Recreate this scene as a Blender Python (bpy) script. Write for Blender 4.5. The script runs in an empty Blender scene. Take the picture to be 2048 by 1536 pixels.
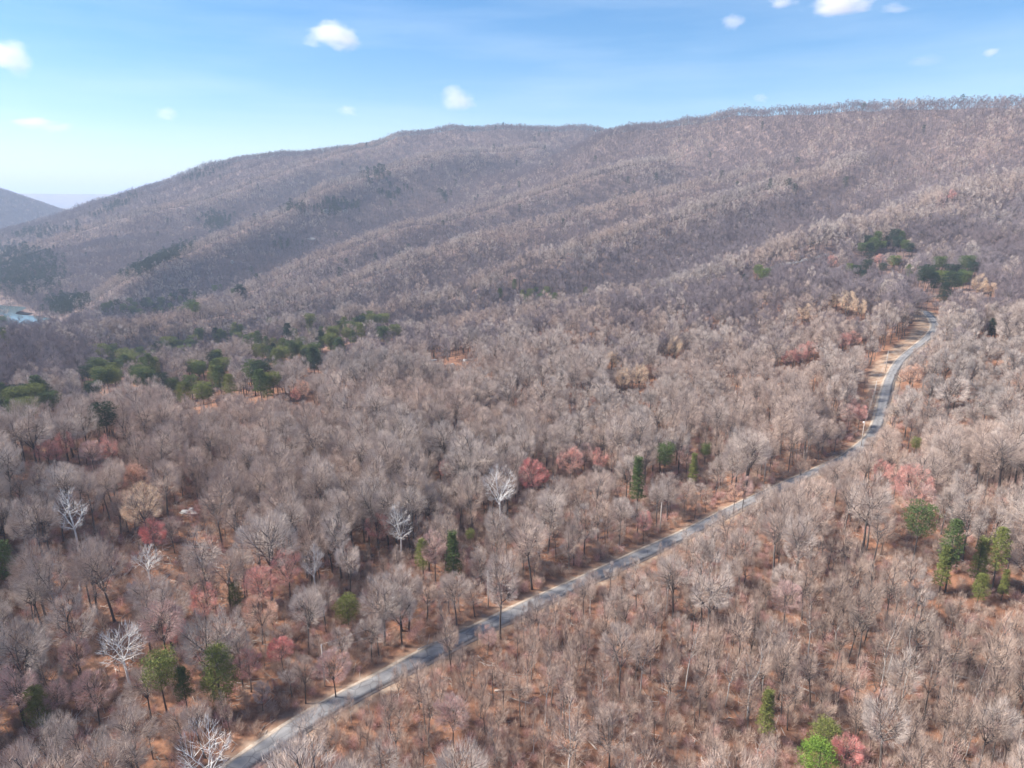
import bpy, math, random
import numpy as np
from mathutils import Vector, Matrix
R = math.radians
random.seed(7); rng = np.random.default_rng(11)
scene = bpy.context.scene
COL = scene.collection

# ------------------------------------------------------------------ camera, sky, sun, exposure
CAM_Z = 95.0
PITCH = R(15.3)
FPX = 1365.0                      # focal length in pixels of the 2048 px wide photograph
cam_d = bpy.data.cameras.new('camera'); cam = bpy.data.objects.new('camera', cam_d); COL.objects.link(cam)
cam.location = (0, 0, CAM_Z); cam.rotation_euler = (math.pi/2 - PITCH, 0, 0)
cam_d.sensor_width = 36.0; cam_d.lens = 36.0*FPX/2048.0
cam_d.clip_start = 1.0; cam_d.clip_end = 90000.0
scene.camera = cam

SUN_EL, SUN_AZ = R(41), R(-84)     # azimuth measured from +Y towards +X
world = bpy.data.worlds.new('World'); scene.world = world; world.use_nodes = True
wn = world.node_tree.nodes; wl = world.node_tree.links
bg = wn['Background']; sky = wn.new('ShaderNodeTexSky')
sky.sky_type = 'NISHITA'; sky.sun_disc = False
sky.sun_elevation = SUN_EL; sky.sun_rotation = SUN_AZ
sky.altitude = 300; sky.air_density = 1.0; sky.dust_density = .5; sky.ozone_density = 3.0
bg.inputs['Strength'].default_value = 0.084
# thin cirrus streaks in the sky itself
tc = wn.new('ShaderNodeTexCoord'); mp = wn.new('ShaderNodeMapping'); mp.inputs['Scale'].default_value = (1.6, 1.6, 13)
mp.inputs['Rotation'].default_value = (0.05, 0.02, 0)
nz = wn.new('ShaderNodeTexNoise'); nz.inputs['Scale'].default_value = 2.1; nz.inputs['Detail'].default_value = 7; nz.inputs['Roughness'].default_value = .52
cr = wn.new('ShaderNodeMapRange'); cr.inputs['From Min'].default_value = .42; cr.inputs['From Max'].default_value = .78
cr.inputs['To Max'].default_value = .17
mx = wn.new('ShaderNodeMix'); mx.data_type = 'RGBA'; mx.inputs['B'].default_value = (7.2, 7.9, 8.6, 1)
wl.new(tc.outputs['Generated'], mp.inputs['Vector']); wl.new(mp.outputs[0], nz.inputs['Vector'])
wl.new(nz.outputs[0], cr.inputs['Value']); wl.new(cr.outputs[0], mx.inputs['Factor'])
hs = wn.new('ShaderNodeHueSaturation'); hs.inputs['Saturation'].default_value = 1.36; wl.new(sky.outputs[0], hs.inputs['Color']); wl.new(hs.outputs[0], mx.inputs['A']); wl.new(mx.outputs['Result'], bg.inputs['Color'])

sd = bpy.data.lights.new('sun', 'SUN'); sun = bpy.data.objects.new('sun', sd); COL.objects.link(sun)
sd.energy = 5.0; sd.angle = R(10); sd.color = (1.0, .93, .85)
sv = Vector((math.sin(SUN_AZ)*math.cos(SUN_EL), math.cos(SUN_AZ)*math.cos(SUN_EL), math.sin(SUN_EL)))
sun.rotation_euler = (-sv).to_track_quat('-Z', 'Y').to_euler(); sun.location = (0, 0, 2000)

scene.view_settings.view_transform = 'Standard'; scene.view_settings.look = 'None'
scene.view_settings.gamma = 1; scene.view_settings.exposure = 1.02
cy = scene.cycles if hasattr(scene, 'cycles') else None
scene.render.engine = 'CYCLES'
scene.cycles.max_bounces = 6; scene.cycles.diffuse_bounces = 4; scene.cycles.glossy_bounces = 1
scene.cycles.transmission_bounces = 1; scene.cycles.volume_bounces = 4
scene.cycles.use_denoising = True
scene.cycles.filter_width = 1.5

# ------------------------------------------------------------------ pixel <-> world
CP, SP = math.cos(PITCH), math.sin(PITCH)
def ray(px, py):
    xc = (np.asarray(px, float)-1024)/FPX; yc = (768-np.asarray(py, float))/FPX
    return xc, CP+yc*SP, -SP+yc*CP
def at_dist(px, py, D):
    x, y, z = ray(px, py); h = math.hypot(x, y)
    return np.array([x/h*D, y/h*D, CAM_Z+z/h*D])
def project(P):
    x, y, z = P[0], P[1], P[2]-CAM_Z
    d = y*CP - z*SP; u = y*SP + z*CP
    return 1024+FPX*x/d, 768-FPX*u/d, d

# ------------------------------------------------------------------ terrain
def sm(a, b, x):
    t = np.clip((x-a)/(b-a), 0, 1); return t*t*(3-2*t)
def vnoise(x, y, seed=0):
    xi = np.floor(x).astype(np.int64); yi = np.floor(y).astype(np.int64); xf = x-xi; yf = y-yi
    def h(a, b):
        n = (a*374761393 + b*668265263 + seed*1274126177) & 0xffffffff
        n = ((n ^ (n >> 13))*1274126177) & 0xffffffff
        return ((n ^ (n >> 16)) & 0xffff)/65535.0
    u = xf*xf*(3-2*xf); v = yf*yf*(3-2*yf)
    return (h(xi, yi)*(1-u)+h(xi+1, yi)*u)*(1-v)+(h(xi, yi+1)*(1-u)+h(xi+1, yi+1)*u)*v
def fbm(x, y, s, o=4, seed=0):
    r = 0; a = .5
    for i in range(o):
        r = r + a*(vnoise(x/s, y/s, seed+i)-.5); s = s/2.05; a *= .5
    return r

SKY = [(2300,183,1050),(2048,190,1120),(1920,193,1170),(1800,198,1220),(1670,206,1280),(1550,216,1340),(1460,226,1400),(1380,236,1460),(1300,245,1530),
       (1230,262,1590)]
SKY2 = [(1200,254,1960),(1130,251,1990),(1060,248,2020),(1000,248,2050),(900,253,2080),(810,262,2110),(690,290,2150),(560,302,2220),(490,314,2280),(420,334,2330),(330,370,2380),(240,402,2440),
       (120,440,2500),(0,472,2550),(-150,505,2600)]
# crests of the spurs: canopy line in the photograph with its distance, (px, py, distance), bump height, bump half-width
SPURS = [
 ([(780,275,2020),(690,296,2000),(600,325,1950),(475,374,1870),(300,415,1820),(140,457,1820),(0,500,1820),(-150,540,1830)], 72, 80),
 ([(1060,285,1760),(960,290,1720),(850,305,1650),(650,365,1500),(575,415,1400),(490,448,1330),(425,475,1280),(350,508,1220),(250,565,1120),(165,615,1040)], 85, 68),
 ([(1380,300,1330),(1300,322,1290),(1150,350,1250),(1020,392,1200),(900,422,1150),(780,440,1110),(640,502,1030),(525,557,960),(400,600,900)], 64, 56),
 ([(1500,320,1100),(1400,350,1050),(1250,400,990),(1100,440,950),(1020,457,930),(850,502,880),(675,557,820),(530,592,780),(375,622,740),(240,652,700)], 52, 48),
 ([(1700,320,1000),(1550,362,920),(1424,400,860),(1304,440,810),(1149,487,765),(1024,530,730),(900,582,690),(750,615,655),(560,642,620)], 40, 40),
 ([(2048,352,880),(1924,382,840),(1774,430,740),(1674,452,700),(1524,502,640),(1439,525,615),(1324,568,580),(1149,600,560),(1024,618,555),(890,640,550),(750,650,545),(600,672,520),(430,698,490),(300,722,465),(170,748,440),(0,795,400),(-150,830,370)], 25, 38),
]
CANOPY = 13.0
pts = []
for l in (SKY, SKY2):
    for p in l: pts.append(at_dist(*p) - np.array([0, 0, CANOPY]))
spur_lines = []
for line, amp, w in SPURS:
    P = [at_dist(*p) - np.array([0, 0, CANOPY]) for p in line]
    D = []
    for a, b in zip(P[:-1], P[1:]):
        n = max(2, int(np.linalg.norm(b-a)/22))
        for i in range(n): D.append(a+(b-a)*i/n)
    D.append(P[-1]); spur_lines.append((np.array(D)[:, :2], amp, w))
    for q in P: pts.append(np.array([q[0], q[1], np.nan if False else q[2]]))
n_crest0 = len(SKY)+len(SKY2)
# plain ground seen between trees, (px, py, distance) on the ground itself
for p in [(1868,655,430),(1800,735,362),(1765,812,316),(1700,915,270),(1560,975,228),(1990,640,470),(1990,800,330),(2048,1000,215),(2150,760,350),
          (1500,700,410),(1250,720,400),(1000,720,410),(760,740,410),(500,790,375),(300,850,330),(60,900,300),(1550,600,500),(1350,650,460),(1180,650,470),
          (1300,850,290),(900,880,278),(500,930,262),(100,1000,235),(-150,1000,240)]:
    pts.append(at_dist(*p))
for p in [(-140,120,-1),(-60,80,0),(0,60,0),(60,80,0),(140,120,0),(0,150,0),(-70,160,0),(80,165,0),(170,60,2),(-190,40,-4),(0,-120,0),(-200,-200,-5),(250,-100,5),(160,220,2)]:
    pts.append(np.array(p, float))
# valley with the river at the left, the slope above it, and land behind the ridge
for p in [(-60,630,1180),(20,628,1230),(60,598,1300),(130,620,1180),(90,560,1450),(60,520,1620),(150,500,1620),(-60,690,640),(60,690,640),(-80,740,520),(-150,630,1250),(200,660,760)]:
    q = at_dist(*p); q[2] -= 4; pts.append(q)
for l in (SKY, SKY2):
    for p in l[::2]:
        q = at_dist(*p)-np.array([0, 0, CANOPY]); f = (p[2]+200)/p[2]
        pts.append(np.array([q[0]*f, q[1]*f, q[2]-80]))
        f = (p[2]+900)/p[2]; pts.append(np.array([q[0]*f, q[1]*f, q[2]*.3-60]))
pts = np.array(pts)
def bumps(x, y):
    r = np.zeros(x.shape)
    for L, amp, w in spur_lines:
        box = (x > L[:,0].min()-4*w) & (x < L[:,0].max()+4*w) & (y > L[:,1].min()-4*w) & (y < L[:,1].max()+4*w)
        ii = np.nonzero(box)[0]
        if len(ii) == 0: continue
        d2 = np.full(len(ii), 1e12)
        for k in range(len(L)-1):
            a, b = L[k], L[k+1]; ab = b-a
            t = np.clip(((x[ii]-a[0])*ab[0]+(y[ii]-a[1])*ab[1])/(ab@ab), 0, 1)
            d2 = np.minimum(d2, (x[ii]-a[0]-t*ab[0])**2+(y[ii]-a[1]-t*ab[1])**2)
        r[ii] += amp*np.exp(-(np.sqrt(d2+450)-21.2)/w)
    return r
_b = bumps(pts[:,0], pts[:,1])
S = 1000.0
PX, PY = pts[:,0]/S, pts[:,1]/S; PZ = pts[:,2]-_b
def U(r2): return .5*r2*np.log(r2+1e-9)
n = len(PX)
K = U((PX[:,None]-PX)**2+(PY[:,None]-PY)**2)+np.eye(n)*2e-5
Q = np.c_[np.ones(n), PX, PY]
A = np.block([[K, Q], [Q.T, np.zeros((3, 3))]])
W = np.linalg.solve(A, np.r_[PZ, 0, 0, 0])
def ribs(x, y):
    c = .54*x-.84*y; l = .84*x+.54*y
    q = vnoise(c/105+fbm(x, y, 260, 2, 71)*1.6, l/520, 73); q2 = vnoise(c/62+fbm(x, y, 150, 2, 74)*1.4, l/300, 75)
    return (1-np.abs(2*q-1)*1.6)*.65+(1-np.abs(2*q2-1)*1.6)*.35
def crestness(x, y):
    r = np.zeros(x.shape)
    for L, amp, w in spur_lines:
        d2 = np.full(x.shape, 1e12)
        for k in range(0, len(L)-1):
            a, b = L[k], L[k+1]; ab = b-a
            t = np.clip(((x-a[0])*ab[0]+(y-a[1])*ab[1])/(ab@ab), 0, 1)
            d2 = np.minimum(d2, (x-a[0]-t*ab[0])**2+(y-a[1]-t*ab[1])**2)
        r = np.maximum(r, np.exp(-d2/(w*.62)**2))
    return r
def height(x, y):
    x = np.atleast_1d(np.asarray(x, float)); y = np.atleast_1d(np.asarray(y, float)); out = np.empty(x.shape)
    for s in range(0, len(x), 20000):
        a, b = x[s:s+20000], y[s:s+20000]
        r = np.hypot(a, b)
        az = np.arctan2(a, b)
        v = U((a[:,None]/S-PX)**2+(b[:,None]/S-PY)**2)@W[:n]+W[n]+W[n+1]*a/S+W[n+2]*b/S
        v = np.clip(v, -140, 330)
        v = v + bumps(a, b)
        far = sm(350, 900, r)
        v = v + far*(fbm(a, b, 170, 4, 3)*17) + fbm(a, b, 60, 3, 9)*(1.2+4*far)
        v = v + 15*(ribs(a, b)-.4)*sm(620, 950, r)*(1-.85*sm(130, 215, v))
        # a plain of low farmland far away
        low = -95+fbm(a, b, 1500, 3, 5)*40
        k = sm(2700, 3700, r)
        k = np.maximum(k, sm(R(62), R(95), np.abs(az))*sm(150, 900, r))
        v = v*(1-k)+low*k
        # the next mountain beyond the gap on the left, and the pale ridge on the horizon
        hx, hy = -2480.0, 2800.0
        dx, dy = a-hx, b-hy
        u1 = (dx*.62+dy*.78); w1 = (-dx*.78+dy*.62)
        v = v + 262*np.exp(-(w1/380)**2)*np.exp(-(np.maximum(0, np.abs(u1-0)-140)/520)**2)*sm(2300, 2900, r)
        v = v + sm(9000, 10400, r)*(1-sm(12500, 14500, r))*(212+fbm(a, b, 2600, 3, 21)*90)
        v = v + sm(6500, 7400, r)*(1-sm(7700, 8600, r))*(110+fbm(a, b, 1500, 3, 31)*150)
        out[s:s+20000] = v
    return out
def hz(x, y): return float(height([x], [y])[0])

def hit(px, py, off=0.0):
    """first point where the sight line meets the terrain raised by off"""
    x, y, z = [float(v) for v in ray(px, py)]; h = math.hypot(x, y); x /= h; y /= h; z /= h
    D = np.exp(np.linspace(math.log(60), math.log(6000), 700))
    g = height(x*D, y*D)+off - (CAM_Z+z*D)
    k = np.nonzero(g > 0)[0]
    if len(k) == 0: return None
    k = max(1, k[0]); t = g[k-1]/(g[k-1]-g[k]) if g[k] != g[k-1] else 0
    d = D[k-1]+(D[k]-D[k-1])*t
    return (x*d, y*d)

# ------------------------------------------------------------------ tools
def tag(o, label=None, cat=None, group=None, kind=None):
    if label: o['label'] = label
    if cat: o['category'] = cat
    if group: o['group'] = group
    if kind: o['kind'] = kind
    return o
class MB:
    def __init__(s): s.v = []; s.f = []; s.m = []
    def tri(s, a, b, c, m=0):
        k = len(s.v); s.v += [a, b, c]; s.f.append((k, k+1, k+2)); s.m.append(m)
    def quad(s, a, b, c, d, m=0):
        k = len(s.v); s.v += [a, b, c, d]; s.f.append((k, k+1, k+2, k+3)); s.m.append(m)
    def tube(s, P, rad, n=5, m=0, cap=True):
        P = [np.asarray(p, float) for p in P]; base = len(s.v)
        for i, p in enumerate(P):
            t = P[min(i+1, len(P)-1)]-P[max(i-1, 0)]; t = t/(np.linalg.norm(t)+1e-9)
            a = np.cross(t, (0, 0, 1) if abs(t[2]) < .9 else (1, 0, 0)); a /= np.linalg.norm(a); b = np.cross(t, a)
            for j in range(n):
                q = 2*math.pi*j/n; s.v.append(p+rad[i]*(math.cos(q)*a+math.sin(q)*b))
        for i in range(len(P)-1):
            for j in range(n):
                s.f.append((base+i*n+j, base+i*n+(j+1) % n, base+(i+1)*n+(j+1) % n, base+(i+1)*n+j)); s.m.append(m)
        if cap:
            s.f.append(tuple(base+(len(P)-1)*n+j for j in range(n))); s.m.append(m)
            s.f.append(tuple(base+n-1-j for j in range(n))); s.m.append(m)
    def box(s, c, d, m=0, rz=0):
        ca, sa = math.cos(rz), math.sin(rz); k = len(s.v)
        for z in (-1, 1):
            for x, y in ((-1,-1),(1,-1),(1,1),(-1,1)):
                X, Y = x*d[0]/2, y*d[1]/2
                s.v.append((c[0]+X*ca-Y*sa, c[1]+X*sa+Y*ca, c[2]+z*d[2]/2))
        for f in ((3,2,1,0),(4,5,6,7),(0,1,5,4),(1,2,6,5),(2,3,7,6),(3,0,4,7)):
            s.f.append(tuple(k+i for i in f)); s.m.append(m)
    def mesh(s, name, mats, smooth=False):
        me = bpy.data.meshes.new(name); me.from_pydata([tuple(map(float, v)) for v in s.v], [], s.f)
        for m in mats: me.materials.append(m)
        if len(mats) > 1: me.polygons.foreach_set('material_index', s.m)
        if smooth: me.polygons.foreach_set('use_smooth', [True]*len(s.f))
        me.update(); return me
def link(name, me, parent=None, loc=None, rz=0, scl=None):
    o = bpy.data.objects.new(name, me); COL.objects.link(o)
    if parent is not None: o.parent = parent
    if loc is not None: o.location = loc
    o.rotation_euler = (0, 0, rz)
    if scl is not None: o.scale = scl
    return o

# ------------------------------------------------------------------ materials
def mat(name, rough=.9, spec=.2):
    m = bpy.data.materials.new(name); m.use_nodes = True
    b = m.node_tree.nodes['Principled BSDF']; b.inputs['Roughness'].default_value = rough
    b.inputs['Specular IOR Level'].default_value = spec
    return m, m.node_tree.nodes, m.node_tree.links, b
def ramp(nodes, cols):
    r = nodes.new('ShaderNodeValToRGB'); e = r.color_ramp.elements
    while len(e) < len(cols): e.new(.5)
    for i, (p, c) in enumerate(cols): e[i].position = p; e[i].color = (*c, 1)
    return r
def bark_mat(name, cols, scale=1.2, clump=None):
    """colour from where the tree stands (stands of one kind) plus a value of its own plus grain"""
    m, N, L, b = mat(name)
    oi = N.new('ShaderNodeObjectInfo')
    n1 = N.new('ShaderNodeTexNoise'); n1.inputs['Scale'].default_value = .013; n1.inputs['Detail'].default_value = 3
    L.new(oi.outputs['Location'], n1.inputs['Vector'])
    a = N.new('ShaderNodeMath'); a.operation = 'MULTIPLY_ADD'; a.inputs[1].default_value = .32; L.new(oi.outputs['Random'], a.inputs[0])
    s1 = N.new('ShaderNodeMath'); s1.operation = 'MULTIPLY_ADD'; s1.inputs[1].default_value = 1.5; s1.inputs[2].default_value = -.41
    L.new(n1.outputs[0], s1.inputs[0]); L.new(s1.outputs[0], a.inputs[2])
    r = ramp(N, cols); L.new(a.outputs[0], r.inputs[0])
    t = N.new('ShaderNodeTexCoord'); n2 = N.new('ShaderNodeTexNoise'); n2.inputs['Scale'].default_value = scale; n2.inputs['Detail'].default_value = 4
    L.new(t.outputs['Object'], n2.inputs['Vector'])
    mr = N.new('ShaderNodeMapRange'); mr.inputs['From Min'].default_value = .3; mr.inputs['From Max'].default_value = .7
    mr.inputs['To Min'].default_value = .7; mr.inputs['To Max'].default_value = 1.3; L.new(n2.outputs[0], mr.inputs['Value'])
    mm = N.new('ShaderNodeVectorMath'); mm.operation = 'SCALE'; L.new(r.outputs[0], mm.inputs[0]); L.new(mr.outputs[0], mm.inputs['Scale'])
    L.new(mm.outputs[0], b.inputs['Base Color'])
    return m
M = {}
M['twig'] = bark_mat('bare twigs', [(0, (.54,.47,.42)), (.2, (.33,.28,.25)), (.38, (.60,.50,.43)), (.55, (.40,.31,.26)), (.72, (.60,.46,.375)), (.86, (.37,.29,.25)), (1, (.52,.37,.29))])
M['warmtwig'] = bark_mat('warm bare twigs', [(0, (.52,.43,.36)), (.25, (.36,.27,.215)), (.5, (.56,.42,.335)), (.75, (.42,.31,.25)), (1, (.58,.40,.30))])
M['shadetwig'] = bark_mat('dark bare twigs', [(0, (.22,.18,.185)), (.3, (.30,.245,.245)), (.6, (.22,.175,.18)), (1, (.27,.20,.19))])  # darker twig colour that paints shade into the ravines
M['bark'] = bark_mat('grey brown bark', [(0, (.055,.045,.04)), (.5, (.11,.092,.082)), (1, (.24,.21,.19))], 2.5)
M['palebark'] = bark_mat('pale bark', [(0, (.42,.40,.37)), (1, (.55,.53,.50))], 2)
M['white'] = bark_mat('white bark', [(0, (.64,.62,.58)), (.5, (.78,.76,.72)), (1, (.84,.82,.78))], 1.1)
M['whitetwig'] = bark_mat('white twigs', [(0, (.66,.62,.58)), (1, (.72,.68,.64))])
M['red'] = bark_mat('red buds', [(0, (.66,.30,.26)), (.4, (.72,.32,.27)), (.7, (.72,.36,.29)), (1, (.70,.40,.32))])
M['vivid'] = bark_mat('vivid red buds', [(0, (.66,.25,.22)), (1, (.68,.27,.235))])
M['pink'] = bark_mat('pink buds', [(0, (.60,.37,.33)), (1, (.64,.41,.36))])
M['tan'] = bark_mat('straw coloured buds', [(0, (.74,.55,.34)), (1, (.76,.54,.38))])
M['orange'] = bark_mat('orange buds', [(0, (.74,.45,.31)), (1, (.74,.48,.36))])
M['pine'] = bark_mat('pine needles', [(0, (.07,.105,.04)), (.4, (.11,.15,.05)), (.75, (.15,.19,.05)), (1, (.19,.23,.06))], .9)
M['olive'] = bark_mat('olive needles', [(0, (.16,.18,.05)), (1, (.24,.25,.07))], .9)
M['bright'] = bark_mat('bright green needles', [(0, (.15,.25,.04)), (1, (.19,.29,.05))], .9)
M['dark'] = bark_mat('dark needles', [(0, (.028,.05,.033)), (1, (.05,.075,.04))], .9)

def ground_mat():
    m, N, L, b = mat('leaf litter', .95, .1)
    t = N.new('ShaderNodeNewGeometry')
    n1 = N.new('ShaderNodeTexNoise'); n1.inputs['Scale'].default_value = .11; n1.inputs['Detail'].default_value = 8; n1.inputs['Roughness'].default_value = .65
    n2 = N.new('ShaderNodeTexNoise'); n2.inputs['Scale'].default_value = 1.1; n2.inputs['Detail'].default_value = 8; n2.inputs['Roughness'].default_value = .75
    L.new(t.outputs['Position'], n1.inputs['Vector']); L.new(t.outputs['Position'], n2.inputs['Vector'])
    r1 = ramp(N, [(.3, (.10,.06,.042)), (.42, (.20,.105,.07)), (.54, (.30,.155,.095)), (.66, (.24,.145,.10)), (.78, (.33,.24,.185))]); L.new(n1.outputs[0], r1.inputs[0])
    r2 = ramp(N, [(.25, (.45,.42,.40)), (.5, (.95,.95,.95)), (.62, (1.15,1.1,1.05)), (.75, (1.6,1.55,1.5))]); L.new(n2.outputs[0], r2.inputs[0])
    mu = N.new('ShaderNodeMix'); mu.data_type = 'RGBA'; mu.blend_type = 'MULTIPLY'; mu.inputs['Factor'].default_value = 1
    L.new(r1.outputs[0], mu.inputs['A']); L.new(r2.outputs[0], mu.inputs['B'])
    # dry grass on the mown verge and the power-line strip
    at = N.new('ShaderNodeAttribute'); at.attribute_name = 'verge'
    n3 = N.new('ShaderNodeTexNoise'); n3.inputs['Scale'].default_value = .5; n3.inputs['Detail'].default_value = 6; L.new(t.outputs['Position'], n3.inputs['Vector'])
    r3 = ramp(N, [(.3, (.27,.17,.11)), (.5, (.37,.26,.18)), (.7, (.42,.33,.25))]); L.new(n3.outputs[0], r3.inputs[0])
    ad = N.new('ShaderNodeMath'); ad.operation = 'MULTIPLY_ADD'; ad.inputs[1].default_value = .8; ad.inputs[2].default_value = -.4; L.new(n3.outputs[0], ad.inputs[0])
    a2 = N.new('ShaderNodeMath'); a2.operation = 'ADD'; a2.use_clamp = True; L.new(at.outputs['Fac'], a2.inputs[0]); L.new(ad.outputs[0], a2.inputs[1])
    a3 = N.new('ShaderNodeMath'); a3.operation = 'MULTIPLY'; L.new(a2.outputs[0], a3.inputs[0]); L.new(at.outputs['Fac'], a3.inputs[1])
    m3 = N.new('ShaderNodeMix'); m3.data_type = 'RGBA'; L.new(a3.outputs[0], m3.inputs['Factor']); L.new(mu.outputs['Result'], m3.inputs['A']); L.new(r3.outputs[0], m3.inputs['B'])
    # litter colour turns greyer with distance from the camera
    am = N.new('ShaderNodeAttribute'); am.attribute_name = 'mountain'; mg = N.new('ShaderNodeMix'); mg.data_type = 'RGBA'; L.new(am.outputs['Fac'], mg.inputs['Factor'])
    r6 = ramp(N, [(.3, (.12,.095,.09)), (.5, (.21,.155,.14)), (.7, (.27,.205,.19))]); L.new(n1.outputs[0], r6.inputs[0]); L.new(m3.outputs['Result'], mg.inputs['A']); L.new(r6.outputs[0], mg.inputs['B'])
    # the wooded land beyond the modelled woods reads as grey-brown twigs from afar
    af = N.new('ShaderNodeAttribute'); af.attribute_name = 'faraway'
    m4 = N.new('ShaderNodeMix'); m4.data_type = 'RGBA'; L.new(af.outputs['Fac'], m4.inputs['Factor'])
    n5 = N.new('ShaderNodeTexNoise'); n5.inputs['Scale'].default_value = .004; n5.inputs['Detail'].default_value = 9; n5.inputs['Roughness'].default_value = .7; L.new(t.outputs['Position'], n5.inputs['Vector'])
    r5 = ramp(N, [(.35, (.12,.13,.11)), (.5, (.25,.20,.19)), (.65, (.30,.25,.23))]); L.new(n5.outputs[0], r5.inputs[0])
    L.new(mg.outputs['Result'], m4.inputs['A']); L.new(r5.outputs[0], m4.inputs['B'])
    L.new(m4.outputs['Result'], b.inputs['Base Color'])
    bu = N.new('ShaderNodeBump'); bu.inputs['Strength'].default_value = .6; bu.inputs['Distance'].default_value = .3
    L.new(n2.outputs[0], bu.inputs['Height']); L.new(bu.outputs[0], b.inputs['Normal'])
    return m
def speck_mat(name, c1, c2, scale, rough=.9, spec=.2):
    m, N, L, b = mat(name, rough, spec)
    t = N.new('ShaderNodeNewGeometry'); n = N.new('ShaderNodeTexNoise'); n.inputs['Scale'].default_value = scale; n.inputs['Detail'].default_value = 7; n.inputs['Roughness'].default_value = .7
    L.new(t.outputs['Position'], n.inputs['Vector']); r = ramp(N, [(.35, c1), (.65, c2)]); L.new(n.outputs[0], r.inputs[0]); L.new(r.outputs[0], b.inputs['Base Color'])
    bu = N.new('ShaderNodeBump'); bu.inputs['Strength'].default_value = .4; bu.inputs['Distance'].default_value = .1; L.new(n.outputs[0], bu.inputs['Height']); L.new(bu.outputs[0], b.inputs['Normal'])
    return m
M['ground'] = ground_mat()
M['road'] = speck_mat('worn grey asphalt', (.20,.205,.22), (.29,.295,.31), .55)
def worn_road():
    m, N, L, b = mat('worn grey asphalt', .85, .25)
    g = N.new('ShaderNodeNewGeometry'); at = N.new('ShaderNodeAttribute'); at.attribute_name = 'across'
    n1 = N.new('ShaderNodeTexNoise'); n1.inputs['Scale'].default_value = .22; n1.inputs['Detail'].default_value = 8; n1.inputs['Roughness'].default_value = .7
    n2 = N.new('ShaderNodeTexVoronoi'); n2.feature = 'DISTANCE_TO_EDGE'; n2.inputs['Scale'].default_value = .35
    for n in (n1, n2): L.new(g.outputs['Position'], n.inputs['Vector'])
    r = ramp(N, [(.36, (.185,.18,.18)), (.5, (.225,.22,.218)), (.66, (.27,.263,.258))]); L.new(n1.outputs[0], r.inputs[0])
    ab = N.new('ShaderNodeMath'); ab.operation = 'ABSOLUTE'; L.new(at.outputs['Fac'], ab.inputs[0])
    tr = ramp(N, [(0, (.92,.92,.92)), (.25, (.97,.97,.97)), (.45, (1.1,1.1,1.1)), (.65, (1.0,1.0,1.0)), (.82, (.9,.88,.86)), (1, (1.15,1.0,.86))]); L.new(ab.outputs[0], tr.inputs[0])
    mu = N.new('ShaderNodeMix'); mu.data_type = 'RGBA'; mu.blend_type = 'MULTIPLY'; mu.inputs['Factor'].default_value = 1; L.new(r.outputs[0], mu.inputs['A']); L.new(tr.outputs[0], mu.inputs['B'])
    cr = ramp(N, [(0, (.45,.45,.45)), (.035, (1,1,1))]); L.new(n2.outputs['Distance'], cr.inputs[0])
    m2 = N.new('ShaderNodeMix'); m2.data_type = 'RGBA'; m2.blend_type = 'MULTIPLY'; m2.inputs['Factor'].default_value = .8; L.new(mu.outputs['Result'], m2.inputs['A']); L.new(cr.outputs[0], m2.inputs['B'])
    L.new(m2.outputs['Result'], b.inputs['Base Color']); return m
M['road'] = worn_road()
M['gravel'] = speck_mat('gravel shoulder', (.30,.24,.19), (.45,.38,.31), 1.5)
M['rock'] = speck_mat('pale rock', (.38,.37,.35), (.62,.61,.58), .6)
M['pole'] = speck_mat('weathered pole wood', (.42,.37,.32), (.56,.50,.44), 2)
M['wire'] = speck_mat('power line wire', (.42,.38,.35), (.52,.48,.44), 1, .5, .5)
M['metal'] = speck_mat('galvanised metal', (.5,.5,.5), (.62,.62,.62), 2, .4, .5)
M['log'] = speck_mat('weathered log wood', (.34,.28,.24), (.62,.54,.47), .8)
M['darklog'] = speck_mat('dark log bark', (.09,.075,.065), (.18,.15,.13), 1.2)
M['paint'] = speck_mat('white painted board', (.74,.74,.72), (.82,.82,.8), 1.5)
M['roofing'] = speck_mat('grey roofing', (.28,.28,.29), (.38,.38,.4), 1.5)
M['glass'] = speck_mat('dark window glass', (.05,.06,.08), (.08,.09,.11), .5, .15, .5)
m, N_, L_, b_ = mat('river water', .12, .5); b_.inputs['Base Color'].default_value = (.10,.15,.15,1)
nn = N_.new('ShaderNodeTexNoise'); nn.inputs['Scale'].default_value = .15; bb = N_.new('ShaderNodeBump'); bb.inputs['Strength'].default_value = .15
L_.new(nn.outputs[0], bb.inputs['Height']); L_.new(bb.outputs[0], b_.inputs['Normal']); M['water'] = m

# ------------------------------------------------------------------ road centre line
ROADPX = [(400,1590),(470,1536),(560,1477),(680,1402),(800,1341),(920,1277),(1010,1236),(1130,1180),(1260,1120),(1380,1064),(1480,1012),(1560,976),(1640,940),
          (1700,910),(1738,880),(1757,845),(1768,800),(1778,762),(1800,722),(1836,692),(1862,670),(1872,652),(1862,634),(1846,622)]
rp = [np.array(hit(*p)) for p in ROADPX]
rp = [rp[0]+(rp[0]-rp[1])*3]+rp
def spline(P, step=3.0):
    out = []
    for i in range(len(P)-1):
        a = P[max(i-1, 0)]; b = P[i]; c = P[i+1]; d = P[min(i+2, len(P)-1)]
        n = max(2, int(np.linalg.norm(c-b)/step))
        for k in range(n):
            t = k/n
            out.append(.5*((2*b)+(-a+c)*t+(2*a-5*b+4*c-d)*t*t+(-a+3*b-3*c+d)*t**3))
    out.append(P[-1]); return np.array(out)
road = spline(rp)
for _ in range(6): road[1:-1] = (road[:-2]+2*road[1:-1]+road[2:])/4
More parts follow.
